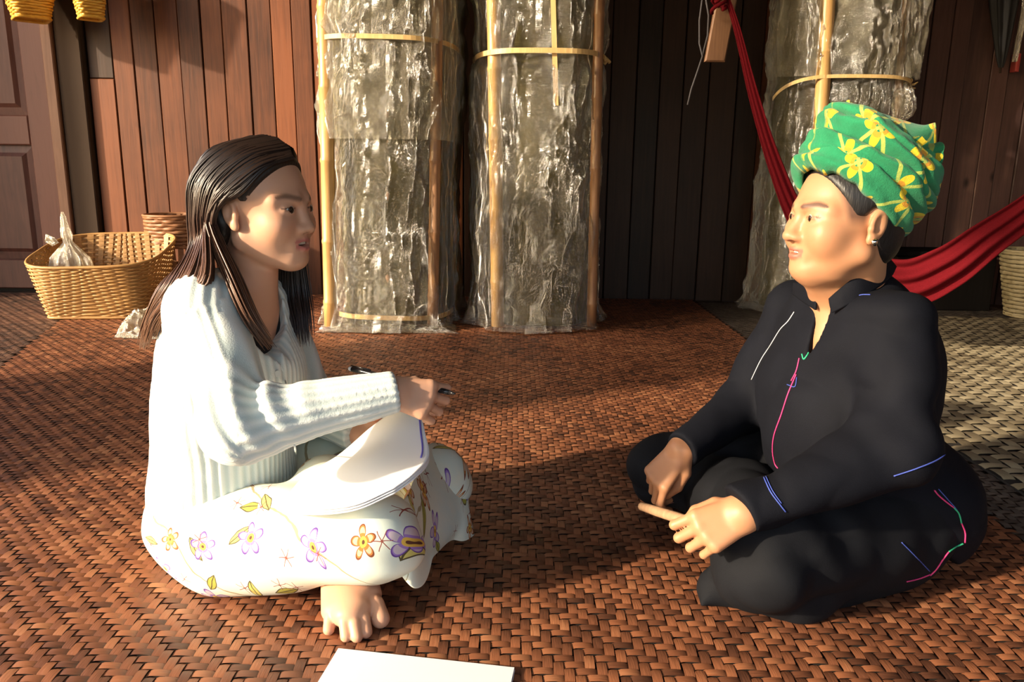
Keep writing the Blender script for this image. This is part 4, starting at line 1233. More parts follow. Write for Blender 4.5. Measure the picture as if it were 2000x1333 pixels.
_, rib = cardA(V.astype(np.float32), 2)
cardigan = adopt(womanA, link('cardigan', mesh_np('cardigan', V, F, {'rib': ('FLOAT', rib)}), M_KNIT))
t = NT('shell_button'); M_BTN = t.pbr((.70, .76, .74), .35)
def on_card(px, py): return hit(lambda P: cardA(P), px, py)
bt = on_card(541, 730)
if bt:
    b = MB(); r = (CAMP - bt).normalized(); r = (FA * .75 - LA * .6 + Vector((0, 0, .1))).normalized()
    b.tube([bt - r * .002, bt + r * .0022], [.0065, .0058], 14); b.build('button', M_BTN, cardigan, False)
for pl in (((546, 708), (551, 722), (557, 745), (563, 765)), ((575, 870), (578, 890), (576, 915), (568, 945)), ((592, 868), (596, 890), (594, 915))):
    q = [on_card(*p) for p in pl]
    if all(q): MB().tube([tuple(v) for v in catmull(q, 14)], .0016, 6).build('placket_edge', M_KNIT, cardigan, True)

# flowered sarong
def flower_mat():
    t = NT('flowered_sarong_cloth')
    at = t.attr('fuv').outputs['Vector']; pos = t.n('NewGeometry').outputs['Position']
    nz = t.n('TexNoise'); t.put(nz.inputs['Vector'], at); nz.inputs['Scale'].default_value = 30
    sm = t.n('VectorMath', operation='SCALE'); t.put(sm.inputs[0], nz.outputs['Color']); sm.inputs['Scale'].default_value = .010
    uv = t.n('VectorMath', operation='ADD'); t.put(uv.inputs[0], at); t.put(uv.inputs[1], sm.outputs[0]); uv = uv.outputs[0]
    base = t.mix(t.ramp(t.noise(pos, 9, 3), [(.4, (0, 0, 0)), (.7, (1, 1, 1))]), (.80, .80, .66, 1), (.66, .76, .70, 1))
    col = base
    def cells(scale, offs, rnds=.75):
        ad = t.n('VectorMath', operation='ADD'); t.put(ad.inputs[0], uv); ad.inputs[1].default_value = offs
        v = t.n('TexVoronoi', voronoi_dimensions='2D'); t.put(v.inputs['Vector'], ad.outputs[0]); v.inputs['Scale'].default_value = scale; v.inputs['Randomness'].default_value = rnds
        d = t.n('VectorMath', operation='SUBTRACT'); t.put(d.inputs[0], ad.outputs[0])
        t.put(d.inputs[1], v.outputs['Position'])
        s = t.n('SeparateXYZ'); t.put(s.inputs[0], d.outputs[0])
        rc = t.n('SeparateColor'); t.put(rc.inputs[0], v.outputs['Color'])
        x, y = s.outputs[0], s.outputs[1]
        r = t.math('SQRT', t.math('ADD', t.math('MULTIPLY', x, x), t.math('MULTIPLY', y, y)))
        ang = t.math('ADD', t.math('ARCTAN2', y, x), t.math('MULTIPLY', rc.outputs[0], 6.28))
        return x, y, r, ang, rc
    lt = lambda a, b: t.math('LESS_THAN', a, b)
    gt = lambda a, b: t.math('GREATER_THAN', a, b)
    AND = lambda a, b: t.math('MULTIPLY', a, b)
    # vines
    w = t.n('TexWave', wave_type='BANDS', bands_direction='DIAGONAL'); t.put(w.inputs['Vector'], uv); w.inputs['Scale'].default_value = 2.2; w.inputs['Distortion'].default_value = 7; w.inputs['Detail Scale'].default_value = 1.2
    col = t.mix(t.math('MULTIPLY', gt(w.outputs['Fac'], .9992), .8), col, (.30, .22, .08, 1))
    # leaves
    x, y, r, ang, rc = cells(14, (.37, .11, 0))
    cx_, sx_ = t.math('COSINE', ang), t.math('SINE', ang)
    lu, lv = t.math('MULTIPLY', r, cx_), t.math('ABSOLUTE', t.math('MULTIPLY', r, sx_))
    wl_ = t.math('MULTIPLY', t.math('SUBTRACT', .00052, t.math('MULTIPLY', lu, lu)), 16.0)
    leaf = AND(lt(lv, wl_), gt(rc.outputs[1], .35)); edge = AND(leaf, gt(lv, t.math('SUBTRACT', wl_, .0016)))
    lc = t.mix(gt(rc.outputs[2], .5), (.42, .40, .07, 1), (.66, .58, .16, 1))
    col = t.mix(leaf, col, lc); col = t.mix(edge, col, (.09, .07, .03, 1)); col = t.mix(AND(leaf, lt(lv, .0009)), col, (.10, .08, .03, 1))
    # five-petalled flowers
    x, y, r, ang, rc = cells(11.0, (0, 0, 0))
    pet = t.math('ABSOLUTE', t.math('COSINE', t.math('MULTIPLY', ang, 2.5)))
    R_ = t.math('ADD', .006, t.math('MULTIPLY', pet, t.math('ADD', .013, t.math('MULTIPLY', rc.outputs[2], .008))))
    fl = AND(lt(r, R_), gt(rc.outputs[1], .10)); rim = AND(fl, gt(r, t.math('SUBTRACT', R_, .0022)))
    pc_ = t.mix(gt(rc.outputs[2], .45), (.55, .20, .04, 1), (.34, .20, .55, 1)); pd = t.mix(gt(rc.outputs[2], .45), (.20, .05, .015, 1), (.13, .05, .30, 1))
    hollow = AND(fl, AND(gt(r, .010), lt(r, t.math('SUBTRACT', R_, .004))))
    col = t.mix(fl, col, pc_); col = t.mix(rim, col, pd); col = t.mix(t.math('MULTIPLY', hollow, .55), col, (.80, .72, .55, 1))
    col = t.mix(AND(lt(r, .0062), gt(rc.outputs[1], .10)), col, (.78, .50, .08, 1)); col = t.mix(AND(lt(r, .0024), gt(rc.outputs[1], .10)), col, (.12, .04, .02, 1))
    # small red-brown sprigs
    x, y, r, ang, rc = cells(17, (.71, .53, 0))
    sp_ = AND(lt(t.math('ABSOLUTE', t.math('MULTIPLY', r, t.math('SINE', t.math('MULTIPLY', ang, 3.0)))), .0016), lt(r, .013))
    col = t.mix(AND(sp_, gt(rc.outputs[1], .40)), col, (.28, .07, .05, 1))
    n = t.noise(pos, 700, 2)
    return t.pbr(col, .8, t.bump(n, .15, .0008))
M_SARONG = flower_mat()
def sarA(P):
    d = ell(P, A_pel + Vector((-.005, 0, -.02)), (.135, .185, .115), RA)
    tn = cone(P, A_hip_n, A_kn_n, .106, .074)
    tf = cone(P, A_hip_f, A_kn_f, .105, .070)
    d = smin(d, tn, .05); d = smin(d, tf, .05)
    d = smin(d, cone(P, A_kn_n + Vector((.03, .01, -.02)), W(700, 960, 1.50), .055, .07), .05)
    d = smin(d, cone(P, A_kn_f + Vector((.02, -.01, -.02)), W(640, 950, 1.38), .055, .06), .05)
    # folds running along the thigh
    d = d + .004 * vnoise(P * np.array([5, 18, 18], np.float32), 7) + .003 * np.sin(P[:, 2] * 70 + P[:, 0] * 22 + 2 * vnoise(P * 6, 9)) * np.clip((P[:, 0] + .55) * 4, 0, 1)
    # open underneath at the shins
    d = smax(d, -ell(P, G(728, 1118, .03), (.10, .10, .075)), .012)
    return np.maximum(d, .0045 - P[:, 2])
V, F = sdf_mesh(sarA, (-1.0, 1.0, -.01), (.1, 1.85, .42), .0042)
def thigh_uv(V):
    u = (V - A3(A_hip_n)) @ A3((A_kn_n - A_hip_n).normalized()); 
    yv = V[:, 1] - 1.25; v = np.arctan2(V[:, 2] - .06, -(V[:, 1] - 1.42)) * .19 + .12 * V[:, 1]
    return np.stack([u, v, 0 * u], 1)
adopt(womanA, link('sarong', mesh_np('sarong', V, F, {'fuv': ('FLOAT_VECTOR', thigh_uv(V))}), M_SARONG))
# hanging hem of the sarong between and beyond the knees
def hem_sheet(rows, name, uoff, nu=60, nv=60, fold=.006, ph=0.0, k=40):
    P = loft([[W(*q) for q in r] for r in rows], nu, nv)
    uu, vv = np.meshgrid(np.linspace(0, 1, nu), np.linspace(0, 1, nv), indexing='ij')
    P[:, 1] += (fold * np.sin(vv * k * .5 + ph + uu * 2) * uu).ravel()
    P[:, 2] = np.maximum(P[:, 2], .006)
    L1 = np.linalg.norm(P[0] - P[(nu - 1) * nv]); L2 = np.linalg.norm(P[0] - P[nv - 1])
    uvv = np.stack([uu.ravel() * L1 + uoff[0], vv.ravel() * L2 + uoff[1], 0 * uu.ravel()], 1)
    o = link(name, mesh_np(name, P, grid_faces(nu, nv), {'fuv': ('FLOAT_VECTOR', uvv)}), M_SARONG); solidify(o, .0022, 0)
    return adopt(womanA, o)
# rows go from the knee line down to the hem; each row from the near side to the far side
hem_sheet([[(776, 990, 1.21), (800, 960, 1.30), (818, 905, 1.42), (838, 868, 1.54), (866, 868, 1.62)],
           [(790, 1030, 1.20), (812, 1010, 1.26), (845, 985, 1.37), (878, 950, 1.48), (905, 930, 1.56)],
           [(782, 1085, 1.18), (812, 1078, 1.225), (850, 1052, 1.33), (893, 1020, 1.43), (918, 1000, 1.50)],
           [(770, 1118, 1.175), (826, 1143, 1.195), (850, 1080, 1.29), (885, 1060, 1.40), (926, 1046, 1.475)]], 'hem_drape', (.3, .2), fold=.012, k=34)
# stack of paper on her lap, curling over the knee
def sheet_grid(dz):
    rows = [[(722, 850, 1.37), (760, 822, 1.36), (795, 806, 1.35), (820, 808, 1.35)],
            [(662, 902, 1.31), (705, 890, 1.295), (765, 865, 1.29), (830, 856, 1.29)],
            [(600, 940, 1.265), (650, 935, 1.24), (730, 915, 1.23), (838, 904, 1.235)],
            [(560, 984, 1.235), (610, 985, 1.185), (715, 975, 1.165), (810, 938, 1.18)],
            [(543, 1003, 1.225), (600, 1010, 1.155), (690, 1002, 1.135), (770, 968, 1.15)]]
    P = loft([[W(*q) for q in r] for r in rows], 48, 48); P[:, 2] += dz; return P
padA = empty('paper_stack', 'stack of white paper resting on the lap of the woman in the cardigan', 'paper', loc=tuple(W(700, 930, 1.29)))
for k in range(3):
    o = link('sheet', mesh_np('sheet', sheet_grid(.012 - .0045 * k), grid_faces(48, 48)), M_PAPER); solidify(o, .0022, 0); adopt(padA, o)
Pg = sheet_grid(.0155).reshape(48, 48, 3)
MB().tube([tuple(Pg[i_, 45]) for i_ in range(4, 26)], .0016, 6).build('blue_edge', M_BLUE, padA, True)

# pen between her fingers
t = NT('black_pen_plastic'); M_PEN = t.pbr((.012, .012, .014), .25)
t = NT('clear_pen_end'); M_PENC = t.pbr((.55, .57, .58), .2)
pa, pb = W(682, 720, 1.30), W(890, 770, 1.212)
pen = empty('pen', 'slim black pen held between the fingers of the woman in the cardigan', 'pen', loc=tuple(pa))
dv = (pb - pa).normalized()
MB().tube([pa + dv * .006, pa + dv * .03, pb - dv * .022, pb - dv * .012], [.0046, .0046, .0046, .0040], 12).build('barrel', M_PEN, pen, True)
MB().tube([pa, pa + dv * .006], [.0034, .0044], 12).build('end_cap', M_PENC, pen, True)
MB().tube([pb - dv * .012, pb - dv * .003, pb], [.0038, .0018, .0007], 12).build('tip', M_PEN, pen, True)
cl_ = dv.cross(Vector((0, 0, 1))).normalized(); upv = cl_.cross(dv)
MB().tube([pa + dv * .004 + upv * .006, pa + dv * .045 + upv * .0062], .0013, 6).build('clip', M_PEN, pen, True)

# long hair
t = NT('long_brown_hair'); tt = t.attr('along').outputs['Fac']; rn_ = t.attr('rnd').outputs['Fac']
base = t.ramp(tt, [(.0, (.010, .007, .006)), (.30, (.020, .011, .008)), (.55, (.085, .036, .022)), (1.0, (.24, .105, .05))])
base2 = t.mix(t.math('MULTIPLY', rn_, .55), base, (.018, .009, .007, 1))
M_HAIR = t.pbr(base2, .36, None, Specular_IOR_Level=.5)
t = NT('hair_underlayer'); M_HAIRU = t.pbr((.016, .010, .008), .5, t.bump(t.noise(t.scale(t.n('NewGeometry').outputs['Position'], (160, 160, 8)), 1, 3), .6, .003))
def capA(P):
    Q = hA.loc(P); f, l, u = Q[:, 0], Q[:, 1], Q[:, 2]
    d = ell(Q, (-.017, 0, .036), (.104, .0835, .090))
    d = smin(d, ell(Q, (-.050, 0, -.03), (.062, .075, .075)), .03)
    cut = np.maximum(.80 * f - .60 * u - .006, np.where(u < .012, f + .012 + (.012 - u) * .3, -1))
    d = smax(d, cut, .008)
    d = smax(d, -ell(Q, (-.010, -.082, -.008), (.026, .022, .036)), .004)
    return d * hA.s
V, F = sdf_mesh(capA, tuple(hA.c - Vector((.16, .16, .17))), tuple(hA.c + Vector((.16, .16, .17))), .004)
adopt(womanA, link('hair_underlayer', mesh_np('hair_underlayer', V, F), M_HAIRU))
hw = lambda f, l, u: tuple(hA.w(f, l, u))
NEAR = [[hw(.074, -.012, .097), hw(.050, -.060, .073), hw(.020, -.086, .035), hw(-.022, -.092, .012), hw(-.040, -.092, -.030), tuple(W(462, 545, 1.285)), tuple(W(500, 630, 1.262)), tuple(W(543, 692, 1.262))],
        [hw(.066, -.004, .108), hw(.030, -.062, .090), hw(-.012, -.092, .045), hw(-.035, -.096, -.005), hw(-.046, -.094, -.06), tuple(W(376, 556, 1.265)), tuple(W(316, 612, 1.285)), tuple(W(290, 668, 1.30))],
        [hw(.040, .002, .124), hw(.0, -.066, .100), hw(-.045, -.096, .050), hw(-.062, -.098, -.01), hw(-.070, -.092, -.07), tuple(W(350, 560, 1.275)), tuple(W(304, 622, 1.30)), tuple(W(284, 676, 1.31))],
        [hw(.010, .004, .130), hw(-.035, -.060, .106), hw(-.082, -.082, .050), hw(-.094, -.078, -.02), hw(-.100, -.076, -.09), tuple(W(330, 565, 1.30)), tuple(W(294, 630, 1.315)), tuple(W(284, 672, 1.32))],
        [hw(-.020, .006, .128), hw(-.080, -.035, .100), hw(-.118, -.035, .040), hw(-.122, -.034, -.03), hw(-.126, -.034, -.10), tuple(W(317, 565, 1.36)), tuple(W(284, 640, 1.37)), tuple(W(272, 690, 1.37))],
        [hw(-.03, .02, .126), hw(-.085, .03, .095), hw(-.122, .03, .040), hw(-.125, .03, -.03), hw(-.13, .03, -.10), tuple(W(322, 560, 1.44)), tuple(W(296, 640, 1.46)), tuple(W(288, 690, 1.46))]]
FAR = [[hw(.058, .012, .104), hw(.036, .060, .080), hw(.012, .086, .030), hw(.015, .092, -.03), tuple(W(600, 560, 1.475)), tuple(W(608, 620, 1.455)), tuple(W(612, 684, 1.44))],
       [hw(.066, .006, .108), hw(.035, .060, .088), hw(.0, .088, .035), hw(-.005, .092, -.04), tuple(W(560, 560, 1.49)), tuple(W(570, 620, 1.47)), tuple(W(580, 682, 1.455))],
       [hw(.030, .006, .126), hw(.0, .062, .100), hw(-.030, .090, .040), hw(-.030, .092, -.04), tuple(W(530, 560, 1.50)), tuple(W(540, 615, 1.485)), tuple(W(555, 672, 1.47))],
       [hw(-.01, .006, .128), hw(-.04, .058, .100), hw(-.07, .085, .040), hw(-.07, .086, -.04), tuple(W(512, 545, 1.52)), tuple(W(520, 590, 1.52)), tuple(W(530, 625, 1.52))]]
def strands(guides, n, seg, r0, seed, spread=.006):
    g = np.random.default_rng(seed)
    GS = np.stack([catmull(q, seg) for q in guides])            # (k,seg,3)
    k = len(guides); V, F, AL, RN = [], [], [], []; nb = 0
    t = np.linspace(0, 1, seg)
    for i_ in range(n):
        x = g.uniform(0, k - 1 - 1e-6); a = int(x); u = x - a
        p = GS[a] * (1 - u) + GS[a + 1] * u
        dpt = g.uniform(-1, 1, 3) * spread; w1, w2 = g.uniform(2, 6), g.uniform(0, 6.3)
        p = p + dpt * np.clip(t * 3, .25, 1)[:, None] + (np.sin(t * w1 + w2) * .004 * t)[:, None] * g.uniform(-1, 1, 3)
        cut = g.uniform(.90, 1.0); m = max(6, int(seg * cut)); p = p[:m]; tl = t[:m]
        tg = np.gradient(p, axis=0); tg /= np.linalg.norm(tg, axis=1)[:, None] + 1e-9
        out = p - np.array(hA.w(-.02, 0, 0)); out[:, 2] *= .2; out /= np.linalg.norm(out, axis=1)[:, None] + 1e-9
        sd = np.cross(tg, out); sd /= np.linalg.norm(sd, axis=1)[:, None] + 1e-9
        nrm = np.cross(sd, tg)
        r = r0 * g.uniform(.6, 1.3) * np.interp(tl / tl[-1], [0, .06, .8, 1], [.6, 1, .9, .12])
        ring = np.stack([p + sd * r[:, None], p + nrm * (r * .5)[:, None], p - sd * r[:, None], p - nrm * (r * .4)[:, None]], 1)
        V.append(ring.reshape(-1, 3))
        ii, jj = np.meshgrid(np.arange(m - 1), np.arange(4), indexing='ij'); j2 = (jj + 1) % 4
        F.append(np.stack([ii*4+jj, ii*4+j2, (ii+1)*4+j2, (ii+1)*4+jj], -1).reshape(-1, 4) + nb); nb += m * 4
        AL.append(np.repeat(tl, 4)); RN.append(np.full(m * 4, g.random()))
    return np.concatenate(V), np.concatenate(F), np.concatenate(AL), np.concatenate(RN)
FRONT = [NEAR[0], [hw(.078, -.010, .092), hw(.045, -.064, .072), hw(.008, -.090, .036), hw(-.030, -.095, .006), hw(-.044, -.094, -.036), tuple(W(448, 545, 1.275)), tuple(W(484, 624, 1.252)), tuple(W(528, 684, 1.252))]]
NEAR[0] = [hw(.074, -.010, .096), hw(.044, -.064, .076), hw(.004, -.092, .038), hw(-.032, -.096, .002), hw(-.046, -.096, -.045), tuple(W(405, 550, 1.255)), tuple(W(352, 596, 1.262)), tuple(W(318, 640, 1.28))]
for nm, gd, n, sd_ in (('hair', FRONT, 130, 4), ('hair', NEAR, 900, 5), ('hair', FAR, 520, 6)):
    V, F, al, rn = strands(gd, n, 34, .0026, sd_)
    if gd is FAR: al = al * .45
    adopt(womanA, link('long_hair', mesh_np('long_hair', V, F, {'along': ('FLOAT', al), 'rnd': ('FLOAT', rn)}), M_HAIR))
# ================================================================== woman in black with the green turban (right)
SB = (.44, .215, .11)
pB = dict(wide=1.06, cheek=1.25, nose=-.003, open=.0026, smile=.0030, lid=.0014, tilt=.0015, lip=(.36, .10, .075), brow=.95, double=True,
          mole=(.066, .047, -.052),
          stubble=lambda f, al, u: .85 * np.clip((.050 - f + (u - .03) * .3) / .012, 0, 1) * np.clip((u + .012) / .02, 0, 1) * (al > .03) * np.clip((f - .0) / .01, 0, 1))
hB = Head.at_eye(1591, 428, 1.325, (-.985, -.165, .03), .985, 1, low=1.10)
womanB = empty('person', 'woman in black clothes and a green flowered turban, sitting cross-legged holding a stick', 'person', loc=tuple(G(1660, 1120)))
FB, LB, UB = frame((-.985, -.16, 0)); RB = np.array([FB, LB, UB], np.float32)
B_neck0, B_neck1 = hB.w(-.025, 0, -.06), W(1655, 590, 1.425)
B_sh_n, B_sh_f = W(1752, 640, 1.29), W(1556, 610, 1.60)
B_el_n, B_wr_n = W(1752, 872, 1.205), W(1452, 1003, 1.135)
B_el_f, B_wr_f = W(1458, 790, 1.62), W(1332, 878, 1.49)
B_chest, B_waist, B_pel = W(1668, 720, 1.44), W(1672, 850, 1.45), W(1705, 945, 1.48)
B_hip_n, B_hip_f = W(1735, 1030, 1.36), W(1640, 900, 1.60)
B_kn_n, B_kn_f = W(1502, 1078, 1.20), W(1296, 908, 1.67)
HB1, PB1, iB1 = hand_cones(B_wr_n, (-.90, -.10, -.42), (-.35, .55, .75), -1,
        [(.55, 1.45, .9), (.68, 1.50, .9), (.80, 1.45, .9), (.90, 1.35, .9)], splay=(.10, .02, -.07, -.16),
        thumb=((.030, .030, -.014), (.062, .034, -.020), (.088, .024, -.030)), s=1.02, palm=.068)
HB2, PB2, iB2 = hand_cones(B_wr_f, (-.62, -.16, -.78), (.55, -.80, -.25), 1,
        [(.55, .85, .5), (.75, .95, .6), (.9, 1.0, .6), (1.0, 1.0, .6)], splay=(.08, .02, -.05, -.12),
        thumb=((.034, .030, -.016), (.066, .030, -.028), (.094, .016, -.040)), s=1.0, palm=.082)
# ------------------------------------------------------------------ black clothes
def black_cloth(name, c, rough=.78):
    t = NT(name); pos = t.n('NewGeometry').outputs['Position']
    n = t.noise(pos, 700, 2); b = t.noise(pos, 18, 4)
    return t.pbr(t.mix(b, (c[0] * .75, c[1] * .75, c[2] * .75, 1), (c[0] * 1.3, c[1] * 1.3, c[2] * 1.3, 1)), rough, t.bump(t.math('ADD', n, t.math('MULTIPLY', b, 2.5)), .25, .002), Specular_IOR_Level=.12)
M_JACKET = black_cloth('black_cotton_jacket', (.0050, .0056, .0092))
M_TROUSER = black_cloth('charcoal_trouser_cloth', (.0078, .0084, .0110))
def wrink(P, s, a, f):                    # soft directional cloth folds
    return a * (1 - 2 * np.abs(vnoise(P * np.array(f, np.float32), s)))
vT, vB_ = B_neck1 + FB * .045 + Vector((0, 0, .05)), B_chest + FB * .155 + LB * .012 + Vector((0, 0, .035))
NIN = (FB * .8 - LB * -.35 + Vector((0, 0, .25))).normalized()
NECK_B = []; NRB = (.026, .019, .013, .0035)
def jackB(P, cut=True):
    d = ell(P, B_chest, (.135, .195, .180), RB)
    d = smin(d, cone(P, B_sh_n + Vector((-.02, .03, -.008)), B_sh_f + Vector((.02, -.03, -.008)), .062, .062), .07)
    d = smin(d, cone(P, B_neck1 + FB * -.03, B_chest, .062, .10), .05)
    d = smin(d, ell(P, B_chest + FB * .075 + Vector((0, 0, -.055)), (.085, .155, .085), RB), .06)
    d = smin(d, ell(P, B_waist + FB * .03, (.150, .190, .16), RB), .06)
    d = smin(d, ell(P, B_pel + FB * -.02, (.165, .205, .13), RB), .06)
    # flared hem at the back, resting on the floor
    d = smin(d, ell(P, W(1812, 1010, 1.42), (.080, .10, .10), RB), .05)
    an = smin(cone(P, B_sh_n, B_el_n, .072, .066), cone(P, B_el_n, B_wr_n, .068, .044), .04)
    af = smin(cone(P, B_sh_f, B_el_f, .068, .060), cone(P, B_el_f, B_wr_f, .058, .043), .03)
    an = an + wrink(P, 4, .0060, (9, 9, 16)) + .0025 * np.sin((P - A3(B_el_n)) @ A3(Vector((.75, .1, .65))) * 95) * np.exp(-((P - A3(B_el_n)) ** 2).sum(1) / .09 ** 2)
    an = smax(an, cuff_cut(P, B_el_n, B_wr_n, -.002), .005); af = smax(af, cuff_cut(P, B_el_f, B_wr_f, -.008), .005)
    d = smin(smin(d, an, .022), af, .022)
    d = d + wrink(P, 8, .0058, (6, 6, 11)) * np.clip((P[:, 2] - .08) * 8, 0, 1) + .0022 * vnoise(P * 22, 12)
    # armhole seam fold
    if cut:
        for q in range(3):
            if NECK_B:
                for dep in (0, .012, .024, .036): d = smax(d, -cone(P, NECK_B[q] - NIN * dep, NECK_B[q + 1] - NIN * dep, NRB[q] * (1 - dep * 6), NRB[q + 1] * (1 - dep * 6)), .002)
        d = smax(d, -cone(P, B_neck1 + Vector((0, 0, .10)), vT, .070, .022), .004)
        hem = .105 - np.clip((P - A3(B_pel)) @ A3(-FB) * .8, 0, .12)
        d = smax(d, hem - P[:, 2], .006)
    return np.maximum(d, .005 - P[:, 2])
NECK_B = [hit(lambda P: jackB(P, False), *q) for q in ((1609, 575), (1604, 612), (1592, 655), (1574, 696))]
V, F = sdf_mesh(jackB, (.1, .95, -.01), (1.25, 1.95, .72), .0042)
jacket = adopt(womanB, link('jacket', mesh_np('jacket', V, F), M_JACKET))
bvhJ = BVHTree.FromPolygons([tuple(v) for v in V], [tuple(int(q) for q in f) for f in F])
def bodyB(P):
    d = ell(P, B_chest, (.10, .165, .160), RB)
    d = smin(d, cone(P, B_sh_n + Vector((-.02, .03, -.02)), B_sh_f + Vector((.02, -.03, -.02)), .050, .050), .06)
    d = smin(d, ell(P, B_waist, (.11, .15, .14), RB), .06)
    d = smin(d, ell(P, B_pel, (.13, .17, .10), RB), .06)
    d = smin(d, cone(P, B_neck0, B_neck1, .056, .062), .04)
    d = smin(d, cone(P, hB.w(.045, 0, -.11), B_neck1 + FB * .015, .024, .045), .03)
    for a, b, ra, rb in ((B_sh_n, B_el_n, .045, .038), (B_el_n, B_wr_n, .038, .029), (B_sh_f, B_el_f, .045, .038), (B_el_f, B_wr_f, .038, .028),
                         (B_hip_n, B_kn_n, .085, .055), (B_hip_f, B_kn_f, .085, .052), (B_kn_n, W(1500, 960, 1.5), .05, .04), (B_kn_f, W(1500, 1020, 1.42), .05, .04)):
        d = smin(d, cone(P, a, b, ra, rb), .025)
    for q in range(3):                    # skin just inside the open neck
        d = smin(d, cone(P, NECK_B[q] - NIN * (.030 + .004 * q), NECK_B[q + 1] - NIN * (.034 + .004 * q), .024, .022), .015)
    d = near(P, hB.c, .22, lambda Q, q0: smin(q0, head_sdf(hB.loc(Q), pB) * hB.s, .014), d)
    d = near(P, PB1(.09, 0, 0), .19, lambda Q, q0: smin(q0, hand_sdf(Q, HB1), .012), d)
    d = near(P, PB2(.09, 0, 0), .19, lambda Q, q0: smin(q0, hand_sdf(Q, HB2), .012), d)
    return np.maximum(d, .004 - P[:, 2])
V, F = sdf_mesh(bodyB, (.1, .95, -.02), (1.15, 1.95, .92), .0027)
bodyobjB = finish_body('body', V, F, [(hB, pB)], SB, M_SKIN_B, womanB)
add_eyes(hB, womanB, pB, (0.05, -0.12)); add_teeth(hB, womanB, pB)
nails(iB1, HB1, bodyobjB, M_NAIL); nails(iB2, HB2, bodyobjB, M_NAIL)

# standing collar: a flap on either side of the open neck
for rows in ([[(1625, 612, 1.335), (1652, 598, 1.322), (1692, 577, 1.325), (1736, 545, 1.37), (1750, 522, 1.45)],
              [(1621, 598, 1.338), (1648, 578, 1.326), (1686, 553, 1.33), (1726, 524, 1.375), (1738, 508, 1.45)],
              [(1619, 584, 1.343), (1645, 561, 1.333), (1680, 533, 1.338), (1714, 508, 1.385), (1725, 498, 1.45)]],
             [[(1593, 606, 1.375), (1572, 592, 1.42), (1550, 575, 1.50)], [(1595, 584, 1.378), (1572, 573, 1.425), (1550, 562, 1.50)], [(1597, 562, 1.385), (1573, 556, 1.43), (1551, 552, 1.50)]]):
    P_ = loft([[W(*q) for q in r] for r in rows], 14, 40)
    o = link('collar', mesh_np('collar', P_, grid_faces(14, 40)), M_JACKET); solidify(o, .004, 0); adopt(jacket, o)
def trouB(P):
    d = ell(P, B_pel + FB * -.01, (.150, .190, .115), RB)
    d = smin(d, cone(P, B_hip_n, B_kn_n, .112, .090), .05)
    d = smin(d, cone(P, B_hip_f, B_kn_f, .110, .076), .05)
    d = smin(d, cone(P, B_kn_n + Vector((-.02, 0, -.03)), W(1450, 960, 1.48), .075, .07), .05)
    d = smin(d, cone(P, B_kn_f + Vector((0, 0, -.02)), W(1480, 1000, 1.40), .07, .07), .05)
    # wide trouser leg spreading on the mat below the near knee
    d = smin(d, cone(P, G(1400, 1150, .028), G(1545, 1165, .030), .030, .045), .05)
    d = smin(d, cone(P, G(1545, 1165, .030), G(1740, 1100, .05), .040, .05), .05)
    d = smin(d, cone(P, G(1400, 1150, .028), G(1368, 1186, .010), .028, .008), .02)
    d = d + wrink(P, 21, .0075, (7, 11, 9)) + .002 * vnoise(P * 20, 31)
    d = d + .0065 * np.sin((P - A3(B_kn_n)) @ A3(Vector((.8, .2, .5))) * 75) * np.exp(-((P - A3(W(1560, 1040, 1.2))) ** 2).sum(1) / .11 ** 2)
    return np.maximum(d, .0045 - P[:, 2])
V, F = sdf_mesh(trouB, (.1, .95, -.01), (1.2, 1.95, .42), .0042)
adopt(womanB, link('trousers', mesh_np('trousers', V, F), M_TROUSER))
bvhT = BVHTree.FromPolygons([tuple(v) for v in V], [tuple(int(q) for q in f) for f in F])
def cast(px, py, trees):
    d = ray(px, py).normalized(); best = None
    for tr in trees:
        h = tr.ray_cast(CAMP, d)
        if h[0] is not None and (best is None or h[3] < best[1]): best = (h[0], h[3], h[1])
    return best
def piping(pixels, r, mat, name, trees, parent, lift=.0012, n=None):
    pts = []
    P2 = catmull([(x_, y_, 0) for x_, y_ in pixels], n or max(12, len(pixels) * 8))
    for x_, y_, _ in P2:
        h = cast(x_, y_, trees)
        if h: 
            nn = h[2] if h[2].dot(CAMP - h[0]) > 0 else -h[2]
            pts.append(h[0] + nn * lift)
    if len(pts) < 3: return
    # drop jumps
    out = [pts[0]]
    for p in pts[1:]:
        if (p - out[-1]).length < .06: out.append(p)
    if len(out) < 3: return
    q = catmull(out, len(out))
    return MB().tube([tuple(v) for v in q], r, 6).build(name, mat, parent, True)
def flat(name, c, rough=.7): t = NT(name); return t.pbr(c, rough)
M_PINK, M_GREENT, M_BLUET, M_WHITET = flat('pink_thread', (.55, .035, .17)), flat('green_thread', (.02, .34, .17)), flat('blue_thread', (.045, .075, .36)), flat('white_thread', (.62, .62, .64))
JT = [bvhJ]
piping([(1562, 700), (1556, 725), (1546, 745)], .0012, M_PINK, 'pink_piping', JT, jacket)
piping([(1556, 732), (1540, 770), (1527, 810), (1513, 850), (1510, 880), (1514, 905), (1521, 916)], .0013, M_PINK, 'pink_piping', JT, jacket)
piping([(1567, 692), (1571, 702), (1580, 690)], .0014, M_GREENT, 'green_piping', JT, jacket)
piping([(1538, 752), (1553, 756), (1557, 738)], .0009, M_BLUET, 'blue_stitching', JT, jacket)
piping([(1492, 934), (1505, 962), (1522, 985), (1534, 1000)], .0012, M_BLUET, 'blue_stitching', JT, jacket)
piping([(1496, 932), (1509, 960), (1526, 984)], .0009, M_BLUET, 'blue_stitching', JT, jacket)
piping([(1552, 610), (1540, 628), (1524, 645), (1505, 676), (1488, 702), (1468, 742)], .0009, M_WHITET, 'white_stitching', JT, jacket)
